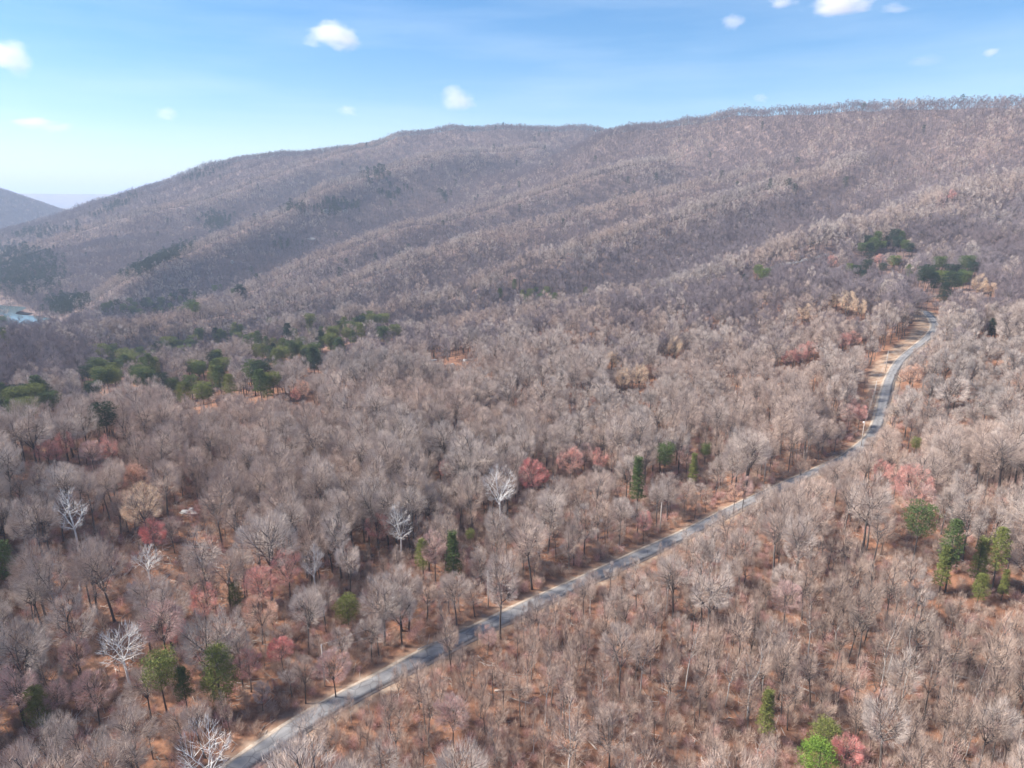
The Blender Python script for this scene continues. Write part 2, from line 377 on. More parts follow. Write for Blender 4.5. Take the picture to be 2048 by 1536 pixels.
# the road carries on behind the crest, seen again as a pale line
road2 = spline([np.array(hit(*p)) for p in [(1655,516),(1600,529),(1560,537),(1528,546)]])
tang = np.gradient(road, axis=0); tang /= np.linalg.norm(tang, axis=1)[:,None]
left = np.c_[-tang[:,1], tang[:,0]]
def near_road(x, y, L=road, LL=None):
    """signed distance to the road: positive on its left (uphill) side"""
    x = np.asarray(x, float); y = np.asarray(y, float); best = np.full(x.shape, 1e9); sg = np.zeros(x.shape); idx = np.zeros(x.shape, int)
    for k in range(0, len(L)):
        d = np.hypot(x-L[k,0], y-L[k,1]); c = d < best
        best[c] = d[c]; idx[c] = k
    if LL is None: LL = left
    sg = (x-L[idx,0])*LL[idx,0]+(y-L[idx,1])*LL[idx,1]
    return np.where(sg >= 0, best, -best), idx

# ------------------------------------------------------------------ ground sheet
az = np.concatenate([np.linspace(-180, -60, 61)[:-1], np.linspace(-60, 60, 481), np.linspace(60, 180, 61)[1:-1]])
az = az*math.pi/180
rr = np.concatenate([[4, 15, 30, 45], np.exp(np.linspace(math.log(58), math.log(3000), 330)), np.exp(np.linspace(math.log(3100), math.log(30000), 90))])
AA, RR = np.meshgrid(az, rr)
gx = (RR*np.sin(AA)).ravel(); gy = (RR*np.cos(AA)).ravel()
gz = height(gx, gy)
nr, na = len(rr), len(az)
ii = np.arange(nr*na).reshape(nr, na); nx = np.roll(ii, -1, axis=1)
F = np.stack([ii[:-1], nx[:-1], nx[1:], ii[1:]], -1).reshape(-1, 4)
me = bpy.data.meshes.new('ground')
me.vertices.add(len(gx)+1); me.vertices.foreach_set('co', np.r_[np.c_[gx, gy, gz].ravel(), [0, 0, hz(0, 0)]])
tris = [(int(ii[0, j]), nr*na, int(nx[0, j])) for j in range(na)]
loops = np.concatenate([F[:, ::-1].ravel(), np.array(tris).ravel()])
me.loops.add(len(loops)); me.loops.foreach_set('vertex_index', loops)
me.polygons.add(len(F)+len(tris))
starts = np.concatenate([np.arange(len(F))*4, len(F)*4+np.arange(len(tris))*3]); me.polygons.foreach_set('loop_start', starts)
me.update(calc_edges=True); me.polygons.foreach_set('use_smooth', [True]*len(me.polygons))
dr, ri = near_road(gx, gy)
frac = ri/len(road)
lw = 4.6+6*sm(.6, .75, frac)
verge = np.where(dr > 0, 1-sm(lw-2.5, lw+2.5, dr), 1-sm(3.5, 6.5, -dr))
me.attributes.new('verge', 'FLOAT', 'POINT').data.foreach_set('value', np.r_[verge, 0].astype(np.float32))
me.attributes.new('faraway', 'FLOAT', 'POINT').data.foreach_set('value', np.r_[sm(2600, 3300, RR.ravel()), 0].astype(np.float32))
me.attributes.new('mountain', 'FLOAT', 'POINT').data.foreach_set('value', np.r_[sm(380, 800, RR.ravel())*.9, 0].astype(np.float32))
me.materials.append(M['ground'])
g = link('ground', me); tag(g, 'rolling ground covered in rusty brown leaf litter', 'ground', kind='structure')
if len(me.polygons) and me.polygons[5000].normal.z < 0: me.flip_normals()

def strip(name, L, w, lift, m, label, cat='road'):
    T = np.gradient(L, axis=0); T /= np.linalg.norm(T, axis=1)[:,None]; Nn = np.c_[-T[:,1], T[:,0]]
    offs = np.array([-w/2-.05, -w/2, -w/4, 0, w/4, w/2, w/2+.05]); V = []
    for o in offs:
        wob = fbm(L[:,0]+o*9, L[:,1], 9, 2, 40)*(.9 if abs(o) > w/3 else 0)
        q = L+Nn*(o+np.sign(o)*wob)[:,None]
        z = height(q[:,0], q[:,1])+lift+(.06*(1-abs(o)/(w/2)) if abs(o) <= w/2 else -.35)
        V.append(np.c_[q, z])
    V = np.stack(V, 1); k = V.shape[1]; n_ = len(L)
    f = [(i*k+j, i*k+j+1, (i+1)*k+j+1, (i+1)*k+j) for i in range(n_-1) for j in range(k-1)]
    me = bpy.data.meshes.new(name); me.from_pydata(V.reshape(-1, 3).tolist(), [], f); me.materials.append(m)
    me.attributes.new('across', 'FLOAT', 'POINT').data.foreach_set('value', np.tile(offs/(w/2), n_).astype(np.float32))
    me.polygons.foreach_set('use_smooth', [True]*len(f)); me.update()
    if me.polygons[3].normal.z < 0: me.flip_normals()
    o = link(name, me); tag(o, label, cat, kind='structure'); return o
strip('gravel_shoulder', road, 5.4, .12, M['gravel'], 'narrow pale gravel shoulder under the edges of the country road', 'shoulder')
strip('road', road, 4.0, .24, M['road'], 'narrow grey country road curving up through the bare woods')
strip('road', road2, 4.5, 3.0, M['road'], 'short pale stretch of road showing far off on the wooded crest')

# river in the gap at the left
rv = [hit(p[0], p[1]) for p in [(-90,628),(-20,630),(40,634)]]
rz_ = min(hz(*q) for q in rv)+5
cxy = np.mean(rv, axis=0)
ang = math.atan2(cxy[1], cxy[0])
n_ = 40; V = []
for i in range(n_+1):
    t = (i/n_-.5)*2; w = 40+8*math.sin(t*7)
    cx_ = cxy[0]+t*150*math.cos(2.5)+18*math.sin(t*3); cy_ = cxy[1]+t*150*math.sin(2.5)
    V += [(cx_+math.sin(2.5)*w, cy_-math.cos(2.5)*w, rz_), (cx_-math.sin(2.5)*w, cy_+math.cos(2.5)*w, rz_)]
me = bpy.data.meshes.new('river'); me.from_pydata(V, [], [(2*i, 2*i+1, 2*i+3, 2*i+2) for i in range(n_)]); me.materials.append(M['water']); me.update()
if me.polygons[3].normal.z < 0: me.flip_normals()
tag(link('river', me), 'pale glint of river in the gap at the left edge', 'river', kind='structure')
RIVER = [(V[i][0], V[i][1]) for i in range(0, len(V), 8)]

# ------------------------------------------------------------------ tree meshes
def unit(v): return v/(np.linalg.norm(v)+1e-9)
def blade(mb, p, d, l, w, m=0):
    s = unit(np.cross(d, rng.normal(size=3)))*w*.5
    mb.tri(p-s, p+s, p+d*l, m)
def bent(p, d, l, n, wob, up=0.0):
    P = [p]; d = d.copy()
    for i in range(n):
        d = unit(d+rng.normal(size=3)*wob+np.array([0, 0, up])); P.append(P[-1]+d*l/n)
    return P, d
def bare_tree(H, Wd, base, seed, nleader=5, ntw=4200, tw=.05, tl=.95, up=.5, lod=0, trunk_r=.24, domey=1.0):
    """Trunk and limbs in one mesh builder, branches and twigs in another. Crown fills a dome of height H-base and width Wd."""
    global rng
    rng = np.random.default_rng(seed)
    T, C = MB(), MB()
    cz = base+(H-base)*.42; rad = np.array([Wd/2, Wd/2, (H-base)*.58])
    cen = np.array([0, 0, cz])
    def shell(p, d):
        q = (p-cen)/rad; e = d/rad
        a = e@e; b = 2*q@e; c = q@q-1
        D = b*b-4*a*c
        if D <= 0: return .4
        return max(.3, (-b+math.sqrt(D))/(2*a))
    lean = rng.normal(size=2)*.03
    n = 6; fork = base*rng.uniform(.85, 1.05)
    TP = [np.array([lean[0]*z+math.sin(z*.4+seed)*.12, lean[1]*z+math.cos(z*.33+seed)*.12, z]) for z in np.linspace(-.6, fork, n)]
    top = TP[-1]; nseg = 8 if lod == 0 else (4 if lod == 1 else 3)
    T.tube(TP, [trunk_r*(1.35 if i == 0 else 1)*(1-.4*i/(n-1)) for i in range(n)], nseg)
    tips = []
    for k in range(nleader):
        a = 2*math.pi*(k+rng.uniform(-.3, .3))/nleader
        el = rng.uniform(.75, 1.25) if k else 1.5
        d = np.array([math.cos(a)*math.cos(el), math.sin(a)*math.cos(el), math.sin(el)])
        start = top if k < 3 else TP[-2]+(top-TP[-2])*rng.uniform(.2, 1)
        l = shell(start, d)*rng.uniform(.62, .8)
        P, dd = bent(start, d, l, 5, .13, .05)
        r0 = trunk_r*.48
        T.tube(P, [r0*(1-.75*i/5) for i in range(6)], 5 if lod == 0 else 3)
        tips.append((P, r0))
    nb = (9, 7, 5)[lod]
    subs = []
    for P, r0 in tips:
        for j in range(nb):
            t = rng.uniform(.25, 1)*(len(P)-1); i = min(int(t), len(P)-2); p = P[i]+(P[i+1]-P[i])*(t-i)
            ax = unit(P[-1]-P[0]); out = rng.normal(size=3); out -= out@ax*ax; out = unit(out)
            pc = p-cen; out = unit(out+unit(pc)*.6)
            d = unit(ax*.55+out*.9+np.array([0, 0, .25*up]))
            l = shell(p, d)*rng.uniform(.6, .85)
            Q, dd = bent(p, d, l, 3, .16, .06)
            if lod < 2: C.tube(Q, [.055, .04, .028, .014], 3, 1 if lod == 0 else 1, cap=False)
            subs.append(Q)
    per = max(1, ntw//len(subs))
    for Q in subs:
        for j in range(per):
            t = rng.uniform(.1, 1)**.7*3; i = min(int(t), 2); p = Q[i]+(Q[i+1]-Q[i])*(t-i)
            ax = unit(Q[-1]-Q[0])
            pc = unit(p-cen+np.array([0, 0, .6]))
            d = unit(ax*.4+pc*.6*domey+rng.normal(size=3)*.36+np.array([0, 0, .25+up*.6]))
            p = p+rng.normal(size=3)*.3
            s = shell(p, d)
            q = (p-cen)/rad
            if q@q > 1.05: p = cen+(p-cen)/math.sqrt(q@q)*rng.uniform(.85, 1)
            l = min(tl*rng.uniform(.6, 1.5), s*1.05)
            # twigs start part-way out to the shell
            p = p+d*max(0, (s-l))*rng.uniform(0, .9)
            blade(C, p, d, l, tw*rng.uniform(.7, 1.3), 0)
    return T, C
def pine(H, Wd, base, seed, lod=0, kind='tiered'):
    global rng
    rng = np.random.default_rng(seed)
    T, C = MB(), MB()
    TP = [np.array([math.sin(z*.2+seed)*.2, math.cos(z*.22+seed)*.2-.2, z]) for z in np.linspace(-.6, H*.97, 7)]
    T.tube(TP, [.24*(1-.85*i/6) for i in range(7)], (7, 4, 3)[lod])
    ncl = (62, 40, 24)[lod]; nbl = (115, 42, 20)[lod]; sz = (.30, .55, .85)[lod]
    for k in range(ncl):
        t = ((k+rng.uniform(0, 1))/ncl)**.9; z = base+(H-base)*t
        if kind == 'cone': prof = (1-t)**.75*.95+.06
        elif kind == 'round': prof = math.sqrt(max(.02, 1-(t*1.75-.75)**2))
        elif kind == 'flat': prof = .45+.55*math.sin(min(1, t*1.15)*math.pi*.8)
        else: prof = (1-t**2.2)*.85+.12 if t > .15 else .55
        a = k*2.399+rng.uniform(-.5, .5); r = Wd/2*prof*rng.uniform(.55, 1.08)
        c = np.array([math.cos(a)*r*.72, math.sin(a)*r*.72, z+r*.12])
        if lod == 0 and k % 2 == 0 or lod == 1 and k % 4 == 0:
            T.tube([np.array([TP[3][0], TP[3][1], max(.5, z-r*.35)]), c], [.05, .02], 3, cap=False)
        cs = Wd*(.145 if lod == 0 else .17)*rng.uniform(.6, 1.3)
        for j in range(nbl):
            v = unit(rng.normal(size=3)); p = c+v*np.array([cs*1.3, cs*1.3, cs*.45])*rng.uniform(.3, 1)**.5
            d = unit(v*np.array([1, 1, .4])+np.array([0, 0, .45])+rng.normal(size=3)*.45)
            s = unit(np.cross(d, rng.normal(size=3)))*sz*.26
            C.tri(p-s, p+s, p+d*sz*rng.uniform(.7, 1.4), 0)
    return T, C
def shrub(seed, n=240, h=3.0):
    global rng
    rng = np.random.default_rng(seed); C = MB()
    for k in range(n):
        a = rng.uniform(0, 6.28); r = rng.uniform(0, .8)
        p = np.array([math.cos(a)*r, math.sin(a)*r, rng.uniform(0, h*.5)]); d = unit(np.array([math.cos(a)*.5, math.sin(a)*.5, 1])+rng.normal(size=3)*.35)
        blade(C, p, d, rng.uniform(.6, 1.5), .032)
    return C

# high-detail kinds used by the single trees
BROAD = []     # (trunk mesh, twig builder)
for i, (H, Wd, b, nl, up) in enumerate([(19,10.5,8.2,6,.4),(20,9.0,9.0,5,.6),(17.5,11.5,7.0,6,.3),(21,9.5,9.5,5,.5),(18,8.2,7.6,5,.7),(16,9.8,6.5,7,.4)]):
    BROAD.append(bare_tree(H, Wd, b, 100+i, nl, 3900, .036, 1.15, up, trunk_r=.27))
SLIM = []
for i, (H, Wd, b, nl, up) in enumerate([(18,5.0,6.0,4,1.2),(19.5,5.8,7.5,5,1.0),(16,4.8,4.0,4,1.4),(20.5,6.2,8.5,5,1.0),(13.5,4.6,2.5,4,1.5)]):
    SLIM.append(bare_tree(H, Wd, b, 200+i, nl, 1400, .034, 1.2, up, trunk_r=.17, domey=.6))
SYC = []
for i, (H, Wd, b) in enumerate([(22,11,9),(21,9,9),(19,12,8)]):
    SYC.append(bare_tree(H, Wd, b, 300+i, 6, 700, .075, 1.3, .5, trunk_r=.34))
PINES = {}
for i, (nm, H, Wd, b, kd) in enumerate([('tiered',17,7,6,'tiered'),('tall',20,6.4,7.5,'tiered'),('flat',16,8.5,8.5,'flat'),('narrow',16,5.0,3.5,'cone'),('round',10,9,1.8,'round'),('bushy',14,8.2,2.4,'tiered')]):
    PINES[nm] = pine(H, Wd, b, 400+i, 0, kd)
def trunk_mesh(T, name, m): return T.mesh(name, [m], True)
MESH = {}
for i, (T, C) in enumerate(BROAD):
    MESH['broad', i] = (trunk_mesh(T, 'trunk', M['bark']), C.mesh('crown', [M['twig'], M['bark']]))
    for k in ('red', 'vivid', 'pink', 'tan', 'orange'):
        MESH[k, i] = (MESH['broad', i][0], None)
for i, (T, C) in enumerate(SLIM):
    MESH['slim', i] = (trunk_mesh(T, 'trunk', M['bark']), C.mesh('crown', [M['warmtwig'], M['bark']]))
    MESH['slimpale', i] = (trunk_mesh(T, 'trunk', M['palebark']), MESH['slim', i][1])
for i, (T, C) in enumerate(SYC):
    MESH['white', i] = (trunk_mesh(T, 'trunk', M['white']), C.mesh('crown', [M['whitetwig'], M['white']]))
BUDLESS = {'vivid': .12, 'red': .3, 'pink': .42, 'tan': .25, 'orange': .2}
def recolour(key, src, m, m2=None):
    me = MESH[src][1].copy(); me.materials[0] = m; me.materials.append(M['twig'])
    mi = np.zeros(len(me.polygons), np.int32); me.polygons.foreach_get('material_index', mi)
    mi[(mi == 0) & (np.random.default_rng(3).random(len(mi)) < BUDLESS.get(key[0], .45))] = 2; me.polygons.foreach_set('material_index', mi)
    if m2: me.materials[1] = m2
    MESH[key] = (MESH[src][0], me)
for k in ('red', 'vivid', 'pink', 'tan', 'orange'):
    for i in range(len(BROAD)):
        if k == 'red': T, C = bare_tree(*[(19,11,8,6),(18,9.5,7.5,6),(17.5,11.5,7.5,7),(19,9.5,8.5,6),(18,8.6,7.6,5),(16,10.5,7,7)][i][:3], 150+i, 6, 6500, .045, .8, .4); MESH['budding', i] = (trunk_mesh(T, 'trunk', M['bark']), C.mesh('crown', [M['twig'], M['bark']]))
        recolour((k, i), ('budding', i), M[k])
for nm, (T, C) in PINES.items():
    t = trunk_mesh(T, 'trunk', M['bark'])
    for k in ('pine', 'olive', 'bright', 'dark'): MESH[k, nm] = (t, C.mesh('crown', [M[k]]))

def make(name, key, x, y, s, rz, label, cat, group, squash=1.0, wide=1.0, lean=(0, 0)):
    e = bpy.data.objects.new(name, None); COL.objects.link(e); e.empty_display_size = .5
    e.location = (x, y, hz(x, y)); e.rotation_euler = (lean[0], lean[1], rz); e.scale = (s*wide, s*wide, s*squash)
    tag(e, label, cat, group)
    tm, cm = MESH[key]
    t = bpy.data.objects.new('trunk', tm); COL.objects.link(t); t.parent = e
    c = bpy.data.objects.new('crown', cm); COL.objects.link(c); c.parent = e
    return e

# ------------------------------------------------------------------ the trees one can pick out
# (px, py of the crown's middle, kind, variant, size, label)
used = []            # (x, y, radius) kept free of other trees
used += [(q[0]*f, q[1]*f, 14) for q in RIVER for f in (1, .965, .93, .895)]
gaps = []            # (x, y, z, half width): spots the photograph shows through gaps between nearer trees
shown = []           # (name for labels, px, py)
def place(px, py, key, s, name, label, cat, group, hfrac=.78, H=18, rad=4.0, short=None, **kw):
    q = hit(px, py, H*s*hfrac)
    if q is None: return None
    e = make(name, key, q[0], q[1], s, (px*7.3+py*3.1) % 6.28, label, cat, group, **kw)
    used.append((q[0], q[1], rad*s)); gaps.append((q[0], q[1], hz(*q)+H*s*max(.25, hfrac-(.5 if name == 'pine_tree' else .38)), rad*s*(1.3 if name == 'pine_tree' else .9)))
    if name == 'white_barked_tree': gaps.append((q[0], q[1], hz(*q)+H*s*.3, 4.5))
    if short: shown.append((short, px, py))
    return e
LM = [
 (1000,955,('white',0),1.0,'white-barked tree spreading bare branches just left of the vivid red tree','white bare tree left of the vivid red tree'),
 (798,1026,('white',1),.85,'white-barked bare tree leaning in a V, left and below the tallest white one','V-shaped white tree'),
 (240,1262,('white',2),.85,'large white fan-branched bare tree in the lower left woods','fan-shaped white tree'),
 (626,1108,('white',1),.7,'small pale dead tree with crooked limbs, above the pink pair of trees','crooked pale tree'),
 (405,1480,('white',0),.8,'pale grey bare tree beside the road near the bottom edge','pale tree by the bottom of the road'),
 (1140,1400,('slimpale',1),1.15,'tall crooked pale tree standing alone below the road','crooked pale tree below the road'),
 (290,1100,('white',2),.65,'slim pale tree just under the flat red crown at left','slim pale tree under the flat red crown'),
 (138,1000,('white',1),.95,'pale many-stemmed bare tree at the left, above the littered clearing','pale many-stemmed tree at left'),
]
for px, py, key, s, lab, sh in LM: place(px, py, key, s, 'white_barked_tree', lab, 'white tree', 'white-barked trees', H=21, short=sh)
PN = [
 (1637,1512,('bright','round'),.76,'bright lime green round evergreen at the bottom edge','bright lime evergreen'),
 (1652,1468,('olive','round'),.7,'dull green bushy evergreen behind the bright lime one','dull evergreen behind the lime one'),
 (1276,950,('pine','narrow'),1.15,'dark narrow evergreen standing left of the road in the middle of the woods','dark narrow evergreen above the road'),
 (1330,915,('pine','flat'),.9,'layered green pine to the right of the dark narrow evergreen','layered pine beside the narrow evergreen'),
 (1388,930,('olive','narrow'),.8,'thin yellow-green pine right of the layered pine',None),
 (1412,902,('pine','flat'),.55,'small green pine top furthest right of the four above the road',None),
 (905,1100,('pine','narrow'),.95,'dark green upright pine below the V-shaped white tree','upright pine below the V-shaped white tree'),
 (845,1103,('olive','tiered'),.7,'olive pine left of the dark upright pine',None),
 (940,1072,('olive','flat'),.35,'small green tip beside the dark upright pine',None),
 (694,1212,('olive','round'),.72,'round yellow-olive evergreen in the lower left woods','round olive evergreen'),
 (470,1184,('pine','bushy'),.55,'small dark evergreen right of the pink-crowned tree','small evergreen by the pink tree'),
 (322,1350,('olive','flat'),.85,'flat-topped olive pine left of the tall olive pine near the bottom','flat-topped olive pine'),
 (365,1362,('pine','tiered'),.6,'small dark pine squeezed between the flat-topped and tall olive pines',None),
 (436,1335,('olive','bushy'),1.0,'tall loose olive pine above the road at lower left','tall loose olive pine'),
 (72,1405,('olive','bushy'),.72,'olive evergreen near the lower left corner','olive evergreen in the lower left corner'),
 (4,1112,('pine','bushy'),.85,'green pine cut by the left edge of the picture','green pine at the left edge'),
 (1838,1050,('pine','flat'),1.0,'dark flat-topped pine, leftmost of the group at the right','dark flat-topped pine at right'),
 (1905,1098,('pine','tall'),.95,'tall dark pine in the middle of the right-hand group','tall dark pine at right'),
 (1890,1125,('olive','narrow'),.8,'lower green pine in front of the tall dark pine at right',None),
 (1963,1110,('olive','narrow'),.85,'slim light green pine right of the tall dark pine','slim light green pine'),
 (1998,1108,('olive','tall'),.85,'tall slim light green pine, rightmost but one of the right-hand group',None),
 (1964,1168,('olive','bushy'),.55,'low dull green pine under the slim light green pine',None),
 (2011,1160,('olive','narrow'),.5,'little light green pine furthest right of its group',None),
 (1535,1415,('olive','narrow'),.7,'faint green evergreen half hidden by twigs, left of the lime evergreen','faint half-hidden evergreen'),
 (1832,890,('olive','flat'),.5,'small olive pine right of the road bend','small olive pine by the road bend'),
 (1985,652,('dark','tiered'),.75,'lone dark pine on the right beyond the top of the road','lone dark pine beyond the road'),
 (870,652,('pine','narrow'),.8,'single green pine on the crest right of the green band',None),
 (1029,566,('pine','bushy'),.85,'round-headed pine standing highest of the little valley group',None),
]
for px, py, key, s, lab, sh in PN: place(px, py, key, s, 'evergreen_tree', lab, 'evergreen', 'evergreens among the bare trees', H={'round':10,'bushy':14,'narrow':16,'flat':16}.get(key[1], 18), hfrac=.68, rad=3.2, short=sh)
BAND = [(205,736),(253,717),(222,735),(273,714),(229,752),(294,762),(185,776),(207,832),(96,801),(14,789),(65,782),(20,820),(51,817),(397,738),(366,774),(434,735),(438,752),(434,714),
 (414,782),(345,769),(342,690),(328,697),(304,700),(386,687),(397,673),(431,666),(448,666),(482,661),(219,699),(540,646),(496,680),(523,694),(547,682),(506,741),(533,762),(554,707),(626,700),
 (656,659),(619,639),(694,649),(3,660),(240,728),(262,724),(190,745),(285,750),(740,630),(700,650),(770,660),(755,640),(660,680),(720,642),(30,800),(80,775),(5,815),(38,790),(460,680),(515,675),(590,690),(610,705),(640,668),
 (5,640),(350,700),(365,690),(300,712),(285,722),(575,660),(680,690),(705,665),(640,720)]
def ordinal(i):
    names = ['first','second','third','fourth','fifth','sixth','seventh','eighth','ninth','tenth','eleventh','twelfth','thirteenth','fourteenth','fifteenth','sixteenth','seventeenth','eighteenth','nineteenth','twentieth']
    tens = {2:'twenty',3:'thirty',4:'forty',5:'fifty',6:'sixty',7:'seventy',8:'eighty',9:'ninety'}
    if i < 20: return names[i]
    t, u = divmod(i+1, 10)
    if u == 0: return {2:'twentieth',3:'thirtieth',4:'fortieth',5:'fiftieth',6:'sixtieth',7:'seventieth',8:'eightieth',9:'ninetieth'}.get(t, str(i+1)+'th')
    return tens.get(t, '')+'-'+names[u-1]
vs = ['tiered','flat','bushy','flat','round','flat']
def pine_band(P, s0, mats, phrase, group, spread=.2):
    P = sorted(P); r = random.Random(len(P)*13+int(s0*100))
    for i, (px, py) in enumerate(P):
        v = r.choice(vs); m_ = r.choice(mats)
        place(px, py, (m_, v), s0*r.uniform(1-spread, 1+spread), 'pine_tree', {'dark':'dark','pine':'green','olive':'olive','bright':'bright green'}[m_]+' pine '+phrase+', '+ordinal(i)+' from the left', 'pine', group, H=16, hfrac=.75, rad=2.6, wide=r.uniform(1.05, 1.4)*(1.0 if v != 'round' else .85), squash=1.0 if v != 'round' else 1.45)
BAND += [(x+random.uniform(-16, 16), y+random.uniform(-7, 7)) for x, y in BAND if y < 800]+[(x+random.uniform(-26, 26), y+random.uniform(-8, 4)) for x, y in BAND if y < 770]
pine_band(BAND, .98, ['pine','pine','olive','dark','olive','pine','olive'], 'in the long green band across the left woods', 'pines in the green band')
def scatter(n, cx, cy, rx, ry, seed):
    r = random.Random(seed); return [(cx+rx*math.cos(a)*q, cy+ry*math.sin(a)*q) for a, q in ((r.uniform(0, 6.283), math.sqrt(r.random())) for _ in range(n))]
pine_band([(1735,480),(1755,470),(1775,478),(1795,485),(1810,490),(1790,470),(1725,495),(1742,492),(1803,475),(1765,490),(1820,496),(1748,482)], .95, ['dark','dark','pine'], 'in the dark clump highest on the right crest', 'pines on the right crest')
pine_band([(1715,540),(1735,530),(1750,545),(1765,535),(1700,535),(1790,522),(1820,535),(1728,545)], .85, ['dark','pine'], 'in the clump left of where the road tops out', 'pines left of the road top')
pine_band([(1860,545),(1885,555),(1905,560),(1925,545),(1935,525),(1880,525),(1850,550),(1900,540),(1915,535),(1870,560),(1893,572),(1945,535),(1915,550),(1930,555)], 1.0, ['dark','dark','pine'], 'in the clump right of where the road tops out', 'pines at the road top')
pine_band([(1528,548),(1516,540),(1490,552)], .85, ['dark','pine'], 'beside the far stretch of road', 'pines beside the far road')
pine_band([(1045,582),(1060,585),(1072,580),(1085,588),(1100,592),(1110,590),(1053,592),(1095,580),(1118,596),(1172,578),(1000,585),(1078,594)], .75, ['pine','pine','olive'], 'in the valley clump at the middle', 'pines in the middle valley')
pine_band(scatter(44, 295, 613, 100, 13, 5)+scatter(8, 365, 590, 30, 10, 6)+scatter(8, 460, 575, 45, 8, 8), .95, ['dark','pine','pine'], 'in the strip above the left valley', 'pines above the left valley', .25)

